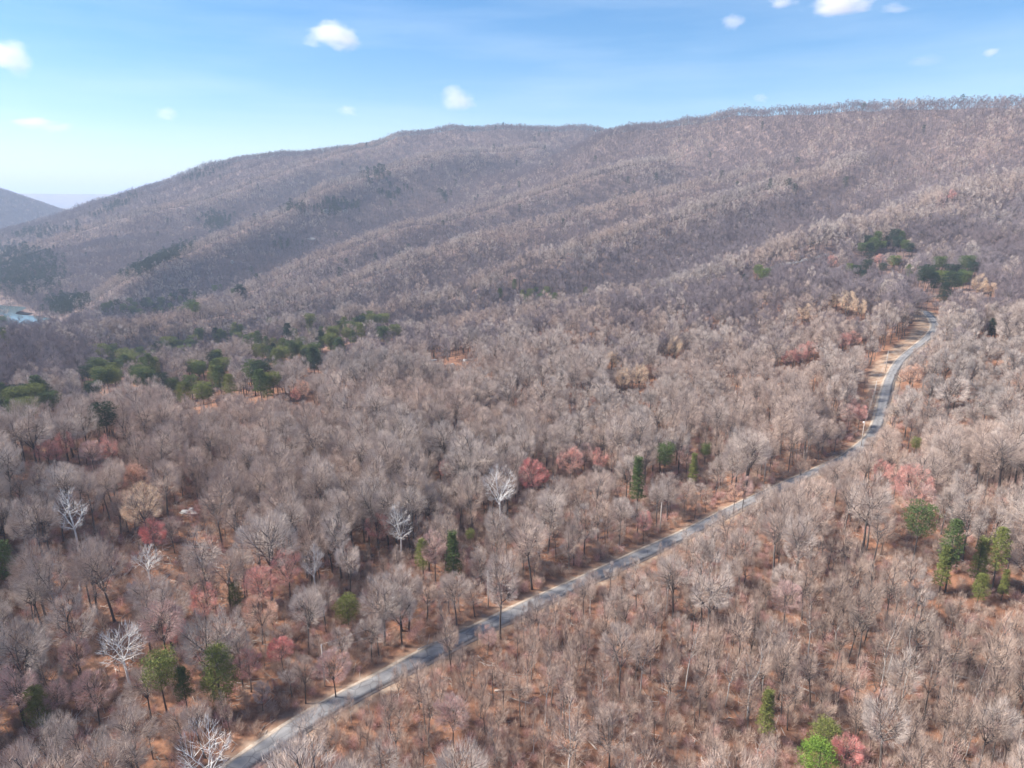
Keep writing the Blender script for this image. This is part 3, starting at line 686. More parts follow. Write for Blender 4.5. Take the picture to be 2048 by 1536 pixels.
BUD = [
 (1065,938,'vivid',.85,.75,'vivid red budding tree right of the tallest white tree','vivid red tree'),
 (1085,942,'vivid',.5,.8,'small vivid red crown on the right side of the vivid red tree',None),
 (1142,912,'red',.8,1,'rose-red budding tree right of and above the vivid red tree','rose-red tree past the vivid one'),
 (1200,914,'red',.6,1,'small red crown between the rose-red tree and the dark narrow evergreen',None),
 (303,1050,'vivid',.72,.5,'flat bright red crown over pale stems at the left','flat red crown at left'),
 (516,1152,'red',.75,1,'pink-red budding tree, left one of the pair below the crooked pale tree','left tree of the pink-red pair'),
 (574,1132,'red',.68,1,'pink-red budding tree, right one of the pair below the crooked pale tree','right tree of the pink-red pair'),
 (405,1190,'red',.62,1,'pink-crowned tree left of the small dark evergreen','pink tree by the small evergreen'),
 (518,1214,'orange',.62,1,'orange-pink crown right of the small dark evergreen','orange-pink crown'),
 (322,1236,'pink',.85,1,'dusky pink low tree right of the fan-shaped white tree','dusky pink tree'),
 (350,1250,'red',.5,1,'small dusky red tree beside the dusky pink one',None),
 (560,1282,'vivid',.5,.8,'small red crown in the woods above the lower road','small red crown above the lower road'),
 (495,1320,'red',.5,.8,'red crown to the right of the tall loose olive pine',None),
 (150,1300,'pink',.6,1,'pinkish crown left of and below the fan-shaped white tree',None),
 (185,1370,'pink',.6,1,'dark pink tree low in the bottom left woods','dark pink tree at lower left'),
 (110,1385,'pink',.5,1,'dusky pink crown beside the olive evergreen in the lower left corner',None),
 (28,1365,'pink',.75,1,'wide dusky pink crown at the left edge near the bottom','dusky pink crown at the left edge'),
 (665,1318,'pink',.6,1,'pink crown beside the nearest utility pole',None),
 (1288,1048,'red',.42,1.2,'small red tree just above the middle of the road','small red tree above the road'),
 (892,932,'red',.5,1,'small red crown left of the tallest white tree',None),
 (755,1046,'red',.6,1,'red haze of buds left of the V-shaped white tree',None),
 (868,1092,'pink',.7,1,'dusky pink tree between the olive pine and the dark upright pine',None),
 (1698,1482,'vivid',.55,.8,'vivid red low tree at the bottom, right of the lime evergreen','vivid red tree by the lime evergreen'),
 (905,1420,'pink',.6,1.1,'dusky pink narrow tree below the road near the bottom','dusky pink tree below the road'),
 (1830,962,'red',.8,1,'orange-red crown right of the road, left of the right-hand pines','orange-red crown right of the road'),
 (1795,946,'red',.55,1,'small red crown touching the orange-red one from the left',None),
 (1842,990,'pink',.7,1,'pink crown under the orange-red crown',None),
 (1765,935,'red',.5,1,'faint red crown closest to the road bend on the right',None),
 (1602,702,'red',.75,1,'long pale red crown on the slope left of the road','pale red crown left of the road'),
 (1580,708,'red',.7,1,'pale red crown at the left end of the red patch left of the road',None),
 (1622,696,'red',.6,1,'pale red crown at the right end of the red patch left of the road',None),
 (1690,677,'red',.65,1,'red crown above the upright utility pole','red crown above the utility pole'),
 (1708,672,'red',.6,1,'second red crown above the upright utility pole, on the right',None),
 (1722,820,'red',.6,.7,'rusty red low tree in the cleared strip left of the road','rusty red tree in the cleared strip'),
 (1710,805,'red',.5,.7,'small rusty red tree in the cleared strip, higher and to the left',None),
 (265,938,'orange',.62,1,'orange crown right of the red patch at the far left','orange crown at left'),
 (282,955,'orange',.5,1,'small orange crown below the other orange crown at left',None),
 (128,880,'red',.62,1,'red crown in the patch under the green band at the left edge','red crown under the green band'),
 (92,893,'red',.6,1,'red crown at the left end of the patch under the green band',None),
 (108,905,'red',.45,1,'small red crown lowest in the patch under the green band',None),
 (215,888,'red',.7,1,'wide red crown at the right end of the patch under the green band',None),
 (180,892,'pink',.7,1,'pink crown in the middle of the patch under the green band',None),
 (282,1005,'tan',.9,1,'pale peach crown above the flat bright red crown','pale peach crown'),
 (1280,745,'tan',.9,1,'peach coloured crown in the middle distance, centre right','peach crown in the middle distance'),
 (1300,738,'orange',.6,1,'orange crown touching the peach crown in the middle distance',None),
 (1245,752,'tan',.8,1,'straw coloured crown left of the peach crown in the middle distance',None),
 (1350,688,'tan',.9,1,'straw crown above and right of the peach crown',None),
 (1225,712,'tan',.8,1,'straw crown above and left of the peach crown',None),
 (1695,600,'tan',.9,1,'yellowish crown on the near slope below the right crest','yellowish crown below the right crest'),
 (1720,610,'tan',.8,1,'yellowish crown, right neighbour of the one below the right crest',None),
 (1665,598,'tan',.7,1,'small yellowish crown, left neighbour of the one below the right crest',None),
 (1610,622,'tan',.8,1,'straw crown lower left of the yellowish crowns',None),
 (1960,562,'tan',.95,1,'tan crown right of the clump of pines at the road top','tan crown by the road-top pines'),
 (1985,572,'tan',.8,1,'tan crown second to the right of the road-top pines',None),
 (1665,520,'red',.7,1,'red crown on the crest left of the highest dark pines',None),
 (1792,520,'orange',.8,1,'orange crown between the two upper pine clumps on the right',None),
 (1760,515,'red',.7,1,'rosy crown just under the highest dark pine clump',None),
 (1905,388,'red',.8,1,'rosy crown high on the far right slope','rosy crown high on the far slope'),
 (1885,395,'pink',.8,1,'pale pink crown beside the rosy one high on the far right slope',None),
 (532,745,'red',.6,1,'coral crown inside the green band at the left','coral crown in the green band'),
 (603,775,'orange',.65,1,'orange crown below the right part of the green band','orange crown below the green band'),
 (590,785,'red',.5,1,'coral crown just left of the orange one below the green band',None),
 (1825,742,'orange',.75,1,'peach coloured crown right of the road across from the utility pole','peach crown across the road'),
 (1470,985,'orange',.5,1,'peach low crown just above the road, middle right',None),
 (1490,970,'pink',.6,1,'pink crown just above the road, middle right',None),
 (1575,1180,'pink',.7,1,'dusky pink crown in the dense woods below the road',None),
 (1700,820,'pink',.6,.8,'dusky pink low tree left of the road below the cleared strip',None),
 (975,1262,'pink',.4,.8,'low pinkish sapling on the road verge',None),
 (1375,905,'pink',.6,1,'pinkish crown behind the layered pine',None),
 (1170,905,'pink',.6,1,'pink crown tucked between the rose-red tree and the small red crown',None),
]
for i, (px, py, k, s, sq, lab, sh) in enumerate(BUD):
    place(px, py, (k, i % len(BROAD)), s*1.15, 'budding_tree', lab, 'budding tree', 'early budding trees', H=18, hfrac=.72, rad=3.5, short=sh, squash=sq if sq > .9 else .9)

# ------------------------------------------------------------------ utility poles and wires
pole_i = []
def road_index(px, py):
    q = hit(px, py); return int(near_road(np.array([q[0]]), np.array([q[1]]))[1][0])
POLES = []
def pole_at(x, y, lab, H=9.5, rot=0):
    z = hz(x, y)
    e = bpy.data.objects.new('utility_pole', None); COL.objects.link(e); e.location = (x, y, z); e.rotation_euler = (0, 0, rot)
    tag(e, lab, 'utility pole', 'utility poles along the road')
    mb = MB(); mb.tube([(0, 0, -.5), (0, 0, H*.5), (0, 0, H)], [.17, .15, .12], 8); link('post', mb.mesh('post', [M['pole']], True), e)
    mb = MB(); mb.tube([(0, 0, H), (0, 0, H+.12), (0, 0, H+.24)], [.05, .09, .04], 6); link('insulator', mb.mesh('insulator', [M['paint']], True), e)
    mb = MB(); mb.tube([(.13, 0, H-1.9), (.2, 0, H-1.75)], [.04, .07], 6); link('wire_clamp', mb.mesh('wire_clamp', [M['metal']], True), e)
    POLES.append((x, y, z, H, rot)); used.append((x, y, 2.0)); return e
used_r = []
pl = [((679,1393),'pole beside the lower road in the bottom left woods'),((1010,1232),'pole beside the road left of its middle stretch'),((1345,1078),'pole beside the road at its middle'),
      ((1560,975),'pole hidden among trees where the road nears the bend'),((1722,893),'pole with a white fitting at the road bend'),((1747,806),'pole in the cleared strip, lower of the two'),((1771,742),'tall pole at the top of the cleared strip'),((1897,650),'pole near the top of the road, right side')]
for (px, py), lab in pl:
    q = np.array(hit(px, py)); k = int(near_road(q[:1], q[1:])[1][0])
    if px < 1600: q = road[k]+left[k]*6.0
    a = math.atan2(tang[k][1], tang[k][0])
    e = pole_at(q[0], q[1], 'weathered wooden '+lab, 9.5, a)
    if px == 1722:
        mb = MB(); mb.tube([(0, 0, 9.0), (.9, .5, 9.35), (1.4, .7, 9.4)], [.04, .04, .04], 5); mb.box((1.6, .8, 9.35), (.8, .5, .28)); link('street_light', mb.mesh('street_light', [M['paint']]), e)
POLES.sort(key=lambda p: p[1])
for i, (a, b) in enumerate(zip(POLES[:-1], POLES[1:])):
    for yy, wn_ in ((1, 'lower'), (0, 'upper')):
        def tip(p): return np.array([p[0], p[1], p[2]+(p[3]-1.8 if yy else p[3]+.2)])
        A_, B_ = tip(a), tip(b); P = [A_+(B_-A_)*t-np.array([0, 0, 1.5*4*t*(1-t)]) for t in np.linspace(0, 1, 17)]
        mb = MB(); mb.tube(P, [.028]*17, 4)
        o = link('power_line', mb.mesh('power_line', [M['wire']], True)); tag(o, wn_+' wire of the '+ordinal(i)+' span of power line, counted up the road from the bottom', 'power line', 'power lines along the road')

# ------------------------------------------------------------------ rocks, logs, far house
def rock_mesh(seed, d):
    r = np.random.default_rng(seed); import bmesh
    bm = bmesh.new(); bmesh.ops.create_icosphere(bm, subdivisions=3, radius=1)
    ph = r.uniform(0, 6, 6)
    for v in bm.verts:
        c = v.co; k = 1+.18*math.sin(c.x*3+ph[0])+.16*math.sin(c.y*4+ph[1])+.14*math.sin(c.z*5+c.x*4+ph[2])+.05*math.sin(c.x*11+c.y*9+ph[3])
        v.co = Vector((round(c.x*k*3.2)/3.2*.5+c.x*k*.5, c.y*k, c.z*k)); v.co.x *= d[0]; v.co.y *= d[1]; v.co.z *= d[2]
    me = bpy.data.meshes.new('boulder'); bm.to_mesh(me); bm.free(); me.materials.append(M['rock']); return me
for i, (px, py, d, lab) in enumerate([(376,1027,(1.9,1.2,.8),'largest pale boulder of the pile in the left woods'),(388,1030,(1.3,1.0,.7),'pale boulder on the right of the pile in the left woods'),(383,1024,(1.4,.9,.9),'pale boulder at the back of the pile in the left woods'),
      (463,511,(3.2,3,3),'white boulder high on the far left spur'),(930,722,(1.6,1.2,1.0),'grey boulder in the middle distance, right of the others'),(868,722,(1.8,1.2,.9),'grey boulder in the middle distance, left of the others'),(905,730,(1.5,1.2,.8),'grey boulder in the middle distance, between its neighbours'),
      (622,466,(7,5,3),'grey rock outcrop on the far slope under the dark pines'),(650,412,(6,5,4),'grey rock outcrop among the dark pines of the far slope'),(690,412,(6,5,4),'grey rock outcrop at the right end of the far dark pines')]):
    q = hit(px, py); 
    if px in (463, 622, 650, 690): q = hit(px, py, 12)
    zz = hz(*q)+d[2]*.4+(13 if px == 463 else 0)*0
    o = link('boulder', rock_mesh(i, d), None, (q[0], q[1], zz), i*1.3); tag(o, lab, 'boulder', 'pale boulders'); used.append((q[0], q[1], 4.5 if i < 3 else 8)); gaps.append((q[0], q[1], zz+1, 2.5))

r_ = random.Random(5); LOGS = []
logpx = [(400,1120),(430,1135),(455,1150),(385,1150),(350,1130),(330,1160),(410,1170),(365,1185),(300,1115),(260,1140),(225,1150),(440,1105),(395,1095),(280,1080),(480,1165),(60,1100),(110,1130),(95,1195),(160,1170),
         (1030,1400),(1025,1380),(1160,1470),(1530,1370),(1600,1375),(1860,1290),(1790,1375),(1960,1395),(1700,1375),(1800,1270),(1420,1500),(1450,1520),(1900,1350),(735,985),(350,1012),(45,1025),(1540,855),(1240,1095),(1120,1200),(860,1290),(1340,1290)]
for i, (px, py) in enumerate(logpx):
    q = hit(px, py); l = r_.uniform(4, 9); a = r_.uniform(0, 3.14); m_ = M['darklog'] if 24 <= i <= 28 or i == 22 else M['log']
    mb = MB(); rad = r_.uniform(.13, .24); n2 = 6
    P = []
    for t in np.linspace(-.5, .5, n2):
        x, y = q[0]+math.cos(a)*l*t+.25*math.sin(t*5+i), q[1]+math.sin(a)*l*t; P.append(np.array([x-q[0], y-q[1], hz(x, y)+rad*.8-hz(*q)]))
    mb.tube(P, [rad*(1.1-.9*t) for t in np.linspace(0, 1, n2)], 7)
    for b in range(3):
        p = P[r_.randint(2, 4)]; d = unit(np.array([math.cos(a+r_.choice((-.8, .8))), math.sin(a+r_.choice((-.8, .8))), r_.uniform(.2, .9)]))
        mb.tube([p, p+d*.9, p+d*r_.uniform(1.4, 2.6)+np.array([.2, .1, .1])], [rad*.4, rad*.25, .03], 4)
    o = link('fallen_log', mb.mesh('fallen_log', [m_], True), None, (q[0], q[1], hz(*q))); LOGS.append((o, px, py, m_))
    used.append((q[0], q[1], 2.6))

# ------------------------------------------------------------------ where the other trees stand
def jitter_grid(sp, r0, r1, azm=50, seed=1):
    r = np.random.default_rng(seed); k = math.sin(R(azm))
    xs = np.arange(-r1*k, r1*k, sp); ys = np.arange(20 if r0 < 100 else r0*math.cos(R(azm))*.9, r1, sp*.866)
    X, Y = np.meshgrid(xs, ys); X = X+(np.arange(len(ys)) % 2)[:,None]*sp/2
    X = (X+r.uniform(-.38, .38, X.shape)*sp).ravel(); Y = (Y+r.uniform(-.38, .38, Y.shape)*sp).ravel()
    d = np.hypot(X, Y); a = np.abs(np.arctan2(X, Y)); ok = (d >= r0) & (d < r1) & (a < R(azm))
    return X[ok], Y[ok]
def lower(X, Y, s, seed, full=18.5, reach=75):
    """trees standing in front of a gap are young ones, low enough to leave it open"""
    r = np.random.default_rng(seed); s = s.copy(); Z = height(X, Y); d = np.hypot(X, Y); a = np.arctan2(X, Y)
    T = [(g[0], g[1], g[2], g[3], 1.0) for g in gaps]
    for k in range(0, len(road), 2): T.append((road[k,0], road[k,1], hz(*road[k])+.3, 1.2, 0.84 if k < len(road)*.5 else .95))
    for k in range(int(len(road)*.66), int(len(road)*.9), 2):
        q = road[k]+left[k]*6; T.append((q[0], q[1], hz(*q)+.3, 3, .9))
    luck = r.random(len(X)); up_ = r.uniform(0, 4.5, len(X))
    for x, y, z, w, p in T:
        dT = math.hypot(x, y); aT = math.atan2(x, y)
        c = (np.abs(a-aT)*d < w+2.6) & (d < dT+.5) & (d > dT-reach) & (luck < p)
        if not c.any(): continue
        zl = CAM_Z+(z+(up_[c] if w == 1.2 else 0)-CAM_Z)*d[c]/dT
        s[c] = np.minimum(s[c], np.maximum(0, zl-Z[c])/full)
    return s
def keep_off(X, Y, grow=0.0):
    ok = np.ones(len(X), bool)
    for x, y, rad in used: ok &= (X-x)**2+(Y-y)**2 > (rad+grow)**2
    near = np.hypot(X, Y) < 900
    if near.any():
        d, ix = near_road(X[near], Y[near]); fr = ix/len(road)
        lim = 4.4+6.6*sm(.63, .70, fr)*(1-sm(.86, .92, fr))
        # a few trees do stand close to the road in the photograph
        k = ok[near]; k &= ~((d > 0) & (d < lim)); k &= ~((d <= 0) & (d > -(3.4))); ok[near] = k
        d2, _ = near_road(X, Y, road2, np.ones_like(road2)); ok &= np.abs(d2) > 7
    return ok
X, Y = jitter_grid(5.1, 66, 420, 47, 1)
px_, py_, _ = project((X, Y, height(X, Y)+8)); thin = .16+.14*np.sign(fbm(X, Y, 40, 2, 51)); thin = thin*(1-sm(1080, 1280, py_+.12*(px_-1300))*sm(500, 900, px_))
ok = np.random.default_rng(8).random(len(X)) > thin; X, Y = X[ok], Y[ok]
ok = keep_off(X, Y); X, Y = X[ok], Y[ok]
Z = height(X, Y)
px_, py_, dep = project((X, Y, Z+10))
# the littered clearing at the left is thinner
rr_ = np.random.default_rng(4)
clear = np.exp(-((px_-370)/150)**2-((py_-1090)/75)**2)*.6+np.exp(-((px_-110)/130)**2-((py_-1090)/90)**2)*.3
ok = rr_.random(len(X)) > clear; X, Y, Z, px_, py_, dep = X[ok], Y[ok], Z[ok], px_[ok], py_[ok], dep[ok]
dist = np.hypot(X, Y)
slimness = .36+.46*sm(1080, 1280, py_+.12*(px_-1300))*sm(500, 900, px_)+.15*sm(-.1, .1, fbm(X, Y, 60, 2, 77))
is_slim = rr_.random(len(X)) < slimness
S0 = np.clip(rr_.normal(.93, .2, len(X))+fbm(X, Y, 35, 2, 91)*.35, .4, 1.35); S0 = lower(X, Y, S0, 5); ok = S0 > .2
dr_, _ = near_road(X, Y); is_slim |= (S0 < .6) & (rr_.random(len(X)) < .6)
X, Y, Z, px_, py_, dep, dist, is_slim, S0 = [v[ok] for v in (X, Y, Z, px_, py_, dep, dist, is_slim, S0)]
inview = (px_ > -25) & (px_ < 2073) & (py_ > 100) & (py_ < 1585)
order = np.argsort(dist)
nb = ns = 0; picked = np.zeros(len(X), bool); bare = []
for i in order:
    if not inview[i]: continue
    if is_slim[i]:
        if ns >= 290: continue
        ns += 1
    else:
        if nb >= 290: continue
        nb += 1
    picked[i] = True; bare.append(i)
cnt = {}
shown += [('roadside pole in the bottom left woods', 679, 1340), ('middle of the road', 1260, 1120), ('lower end of the road', 560, 1480), ('boulder pile', 380, 1027), ('littered clearing', 400, 1130),
          ('bottom right corner', 2048, 1536), ('bottom edge midway along', 1024, 1536), ('bottom left corner', 0, 1536), ('right edge halfway down', 2048, 900)]
print([q[0] for q in shown if len(q[0].split()) > 7])
sh = np.array([(s[1], s[2]) for s in shown], float)
tones = {0: 'rounded', 1: 'broad', 2: 'wide low', 3: 'tall', 4: 'upright', 5: 'squat'}
bare_info = []
for i in bare:
    dx = px_[i]-sh[:,0]; dy = py_[i]-sh[:,1]; k = int(np.argmin(dx*dx+dy*dy)); d = math.hypot(dx[k], dy[k])
    if abs(dx[k]) > abs(dy[k]): side = 'right of' if dx[k] > 0 else 'left of'
    else: side = 'below' if dy[k] > 0 else 'above'
    v = rr_.integers(0, 6) if not is_slim[i] else rr_.integers(0, 5)
    bare_info.append((k, side, bool(is_slim[i]), d, i, int(v)))
bare_info.sort(key=lambda t: t[:4])
last = None; c = 0
for k, side, slim, d, i, v in bare_info:
    key = (k, side, slim)
    c = c+1 if key == last else 0; last = key
    art = shown[k][0]
    where = ordinal(c)+' nearest '+side+' the '+art if c else 'closest '+side+' the '+art
    s = min(S0[i], .58+.009*max(0, dist[i]-72))
    if slim:
        pale = rr_.random() < .22
        make('slender_tree', ('slimpale' if pale else 'slim', v), X[i], Y[i], s, rr_.uniform(0, 6.28), ('pale' if pale else 'grey')+' slender tree, '+where, 'slender tree', 'slender bare trees in the near woods', wide=rr_.uniform(.75, 1.05), lean=(rr_.normal()*.05, rr_.normal()*.05))
    else:
        make('bare_tree', ('broad', v), X[i], Y[i], s, rr_.uniform(0, 6.28), 'full bare tree, '+where, 'bare tree', 'full-crowned bare trees in the near woods', wide=rr_.uniform(.85, 1.1), lean=(rr_.normal()*.025, rr_.normal()*.025))
# labels of the logs, told apart by the nearest landmark
info = []
for o, px, py, m_ in LOGS:
    d = np.hypot(px-sh[:,0], py-sh[:,1]); k = int(np.argmin(d)); info.append((k, float(d[k]), o, m_))
info.sort(key=lambda t: t[:2]); last = None; c = 0
for k, d, o, m_ in info:
    c = c+1 if k == last else 0; last = k
    tag(o, ('dark' if m_ is M['darklog'] else 'pale')+' fallen log '+(ordinal(c)+' nearest' if c else 'closest')+' to the '+shown[k][0], 'fallen log', 'fallen logs on the leaf litter')

import re
for o in scene.objects:
    l = o.get('label')
    if l and len(re.findall(r"[A-Za-z0-9]+", l)) > 16:
        for a_, b_ in ((' nearest right', ' right'), (' nearest left', ' left'), (' nearest above', ' above'), (' nearest below', ' below'), ('full bare', 'bare')):
            if len(re.findall(r"[A-Za-z0-9]+", l)) > 16: l = l.replace(a_, b_)
        o['label'] = l
# ------------------------------------------------------------------ the rest of the woods as one mass
def source(mbs, mats, name):
    mb = MB()
    for k, (b, mi) in enumerate(mbs):
        o = len(mb.v); mb.v += b.v; mb.f += [tuple(i+o for i in f) for f in b.f]; mb.m += [mi[x] for x in b.m]
    return mb.mesh(name, mats)
def collection(name, meshes):
    c = bpy.data.collections.new(name)
    for i, me in enumerate(meshes): c.objects.link(bpy.data.objects.new('%s %02d' % (name, i), me))
    return c
def scatter_object(name, coll, P, idx, rz, scl, label, cat):
    me = bpy.data.meshes.new(name); n_ = len(P)
    me.vertices.add(n_); me.vertices.foreach_set('co', np.asarray(P, np.float32).ravel())
    me.attributes.new('idx', 'INT', 'POINT').data.foreach_set('value', np.asarray(idx, np.int32))
    me.attributes.new('rot', 'FLOAT_VECTOR', 'POINT').data.foreach_set('vector', np.c_[np.zeros(n_), np.zeros(n_), rz].astype(np.float32).ravel())
    me.attributes.new('scl', 'FLOAT_VECTOR', 'POINT').data.foreach_set('vector', np.asarray(scl, np.float32).ravel())
    o = link(name, me); tag(o, label, cat, kind='stuff')
    g = bpy.data.node_groups.new(name, 'GeometryNodeTree')
    g.interface.new_socket('Geometry', in_out='INPUT', socket_type='NodeSocketGeometry'); g.interface.new_socket('Geometry', in_out='OUTPUT', socket_type='NodeSocketGeometry')
    N = g.nodes.new; L = g.links.new
    i = N('NodeGroupInput'); u = N('NodeGroupOutput'); iop = N('GeometryNodeInstanceOnPoints'); ci = N('GeometryNodeCollectionInfo')
    ci.inputs['Collection'].default_value = coll; ci.inputs['Separate Children'].default_value = True; ci.inputs['Reset Children'].default_value = True
    def at(n, t):
        x = N('GeometryNodeInputNamedAttribute'); x.data_type = t; x.inputs['Name'].default_value = n; return x.outputs['Attribute']
    L(i.outputs[0], iop.inputs['Points']); L(ci.outputs[0], iop.inputs['Instance']); iop.inputs['Pick Instance'].default_value = True
    L(at('idx', 'INT'), iop.inputs['Instance Index']); L(at('rot', 'FLOAT_VECTOR'), iop.inputs['Rotation']); L(at('scl', 'FLOAT_VECTOR'), iop.inputs['Scale'])
    L(iop.outputs[0], u.inputs[0]); md = o.modifiers.new('scatter', 'NODES'); md.node_group = g
    return o
src = []
# 0-5 near broad, 6-10 near slim, 11-15 middle distance, 16-19 far
for T, C in BROAD: src.append(source([(T, [1]), (C, [0, 1])], [M['twig'], M['bark']], 'broad tree'))
for T, C in SLIM: src.append(source([(T, [1]), (C, [0, 1])], [M['warmtwig'], M['bark']], 'slim tree'))
for i, (H, Wd, b, up) in enumerate([(18,9.5,8,.4),(19,8.8,8.5,.6),(17,9.8,7,.3),(19,7.0,9,.8),(16.5,9,7,.4)]):
    T, C = bare_tree(H, Wd, b, 500+i, 5, 2300, .046, 1.15, up, 1); src.append(source([(T, [1]), (C, [0, 1])], [M['twig'], M['bark']], 'mid tree'))
for i, (H, Wd, b, up) in enumerate([(17.5,11,6.0,.2),(18,10,6.5,.3),(17,11.5,5.8,.15),(17.5,9.2,6,.35)]):
    T, C = bare_tree(H, Wd, b, 600+i, 5, 1500, .062, 1.0, up, 2); src.append(source([(T, [1]), (C, [0, 1])], [M['twig'], M['bark']], 'far tree'))
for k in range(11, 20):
    me = src[k].copy(); me.materials[0] = M['shadetwig']; src.append(me)      # 20-24 and 25-28: the same, with shade put into the twig colour
FP = []; FI = []; FS = []
def add(X, Y, idx, s, w):
    # relief painted as twig colour: pale on spur crests, shade-dark in the ravines
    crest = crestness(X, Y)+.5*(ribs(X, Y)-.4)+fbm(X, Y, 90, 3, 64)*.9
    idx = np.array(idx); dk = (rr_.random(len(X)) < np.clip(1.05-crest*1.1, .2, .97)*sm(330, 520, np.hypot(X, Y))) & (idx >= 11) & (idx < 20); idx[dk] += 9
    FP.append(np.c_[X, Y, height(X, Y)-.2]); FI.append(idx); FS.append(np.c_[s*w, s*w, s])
rest = ~picked
X1, Y1, sl = X[rest], Y[rest], is_slim[rest]; d1 = dist[rest]
lod1 = rr_.random(len(X1)) < sm(250, 400, d1)
idx = np.where(lod1, rr_.integers(11, 16, len(X1)), np.where(sl, rr_.integers(6, 11, len(X1)), rr_.integers(0, 6, len(X1))))
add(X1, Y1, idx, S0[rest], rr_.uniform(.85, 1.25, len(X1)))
# sight-line test: leave out what the mountain itself hides from everywhere near the camera
def hidden(X, Y, margin=34):
    d = np.hypot(X, Y); z = height(X, Y)+margin; vis = np.ones(len(X), bool)
    for t in np.linspace(.25, .97, 14):
        h = height(X*t, Y*t); vis &= (CAM_Z+(z-CAM_Z)*t) > h-2
    return ~vis
X2, Y2 = jitter_grid(6.6, 420, 900, 46, 2)
ok = keep_off(X2, Y2) & ~hidden(X2, Y2); X2, Y2 = X2[ok], Y2[ok]; d2 = np.hypot(X2, Y2)
idx = np.where(rr_.random(len(X2)) < sm(620, 850, d2), rr_.integers(16, 20, len(X2)), rr_.integers(11, 16, len(X2)))
s2 = lower(X2, Y2, np.clip(rr_.normal(.96, .17, len(X2))+fbm(X2, Y2, 45, 2, 92)*.3, .5, 1.35), 6); w2 = rr_.uniform(.85, 1.3, len(X2)); o2 = s2 > .25
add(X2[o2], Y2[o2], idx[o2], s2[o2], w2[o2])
X3, Y3 = jitter_grid(7.4, 900, 2750, 44, 3)
ok = ~hidden(X3, Y3); X3, Y3 = X3[ok], Y3[ok]; ok = keep_off(X3, Y3)
az3 = np.arctan2(X3, Y3); d3 = np.hypot(X3, Y3)
ra = np.linspace(R(-48), R(48), 300); rq = np.linspace(850, 2700, 240); GA, GR = np.meshgrid(ra, rq)
el_ = (height((GR*np.sin(GA)).ravel(), (GR*np.cos(GA)).ravel()).reshape(GA.shape)-CAM_Z)/GR
rd = np.interp(az3, ra, rq[el_.argmax(0)])
ok &= d3 < rd+np.where(az3 > .3, 22, 90)
s3 = np.where((az3 > .3) & (d3 > rd-40) & (d3 < rd-8), .6, 1.0)
ok &= rr_.random(len(X3)) < np.where(np.hypot(X3, Y3) > 1700, .8, 1.0)
X3, Y3, s3 = X3[ok], Y3[ok], s3[ok]
# evergreen stands far off
def mask_px(px, py, cx, cy, rx, ry): return ((px-cx)/rx)**2+((py-cy)/ry)**2 < 1
pz = height(X3, Y3); qx, qy, _ = project((X3, Y3, pz+10))
ever = np.zeros(len(X3))
def stand(cx, cy, rx, ry, dens, tilt=0):
    global ever
    u = (qx-cx); v = (qy-cy)+tilt*u; ever = np.maximum(ever, dens*np.exp(-((u/rx)**2+(v/ry)**2)**2))
stand(672,412,44,14,1.0,.05); stand(595,414,26,8,.8); stand(432,442,30,17,1.0,.15); stand(315,520,62,13,.9,.45); stand(45,540,75,45,.75); stand(20,520,60,30,.8); stand(130,605,40,18,.9)
stand(565,487,14,7,.9); stand(752,347,28,18,.5); stand(90,462,60,10,.6,.15); stand(230,410,50,9,.6,.45); stand(410,345,45,7,.5,.3); stand(1560,380,45,12,.35); stand(1240,395,30,8,.2); stand(890,390,20,8,.4); stand(790,380,30,16,.3)
isev = rr_.random(len(X3)) < ever+.006
add(X3[~isev], Y3[~isev], rr_.integers(16, 20, (~isev).sum()), np.clip(rr_.normal(.93, .10, (~isev).sum())+fbm(X3[~isev], Y3[~isev], 60, 2, 93)*.3, .5, 1.3)*s3[~isev], rr_.uniform(.9, 1.2, (~isev).sum()))
# the next mountain over
X4, Y4 = jitter_grid(10, 2750, 4600, 44, 6); keep = (X4 < -.42*Y4) & ~hidden(X4, Y4) & (height(X4, Y4) > -20); X4, Y4 = X4[keep], Y4[keep]
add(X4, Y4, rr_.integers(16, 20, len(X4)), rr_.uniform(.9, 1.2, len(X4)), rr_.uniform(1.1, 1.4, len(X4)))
FP = np.concatenate(FP); FI = np.concatenate(FI); FS = np.concatenate(FS)
print('forest instances', len(FP), 'near broad', nb, 'slim', ns)
scatter_object('bare_forest', collection('forest tree', src), FP, FI, rr_.uniform(0, 6.28, len(FP)), FS, 'endless grey-brown bare hardwood forest covering the slopes and mountain', 'forest')
ps = []
for i, (H, Wd, b, kd) in enumerate([(18,7,5,'tiered'),(19,8,6,'bushy'),(16,6,3,'cone')]):
    T, C = pine(H, Wd, b, 700+i, 2, kd); ps.append(source([(T, [1]), (C, [0])], [M['dark'], M['bark']], 'far pine'))
XE, YE = X3[isev], Y3[isev]; ne = len(XE)
scatter_object('evergreen_stand', collection('far pine', ps), np.c_[XE, YE, height(XE, YE)], rr_.integers(0, 3, ne), rr_.uniform(0, 6.28, ne), np.c_[np.full(ne, 1.15), np.full(ne, 1.15), rr_.uniform(.8, 1.1, ne)], 'dark evergreen patches scattered over the distant mountain slope', 'evergreens')
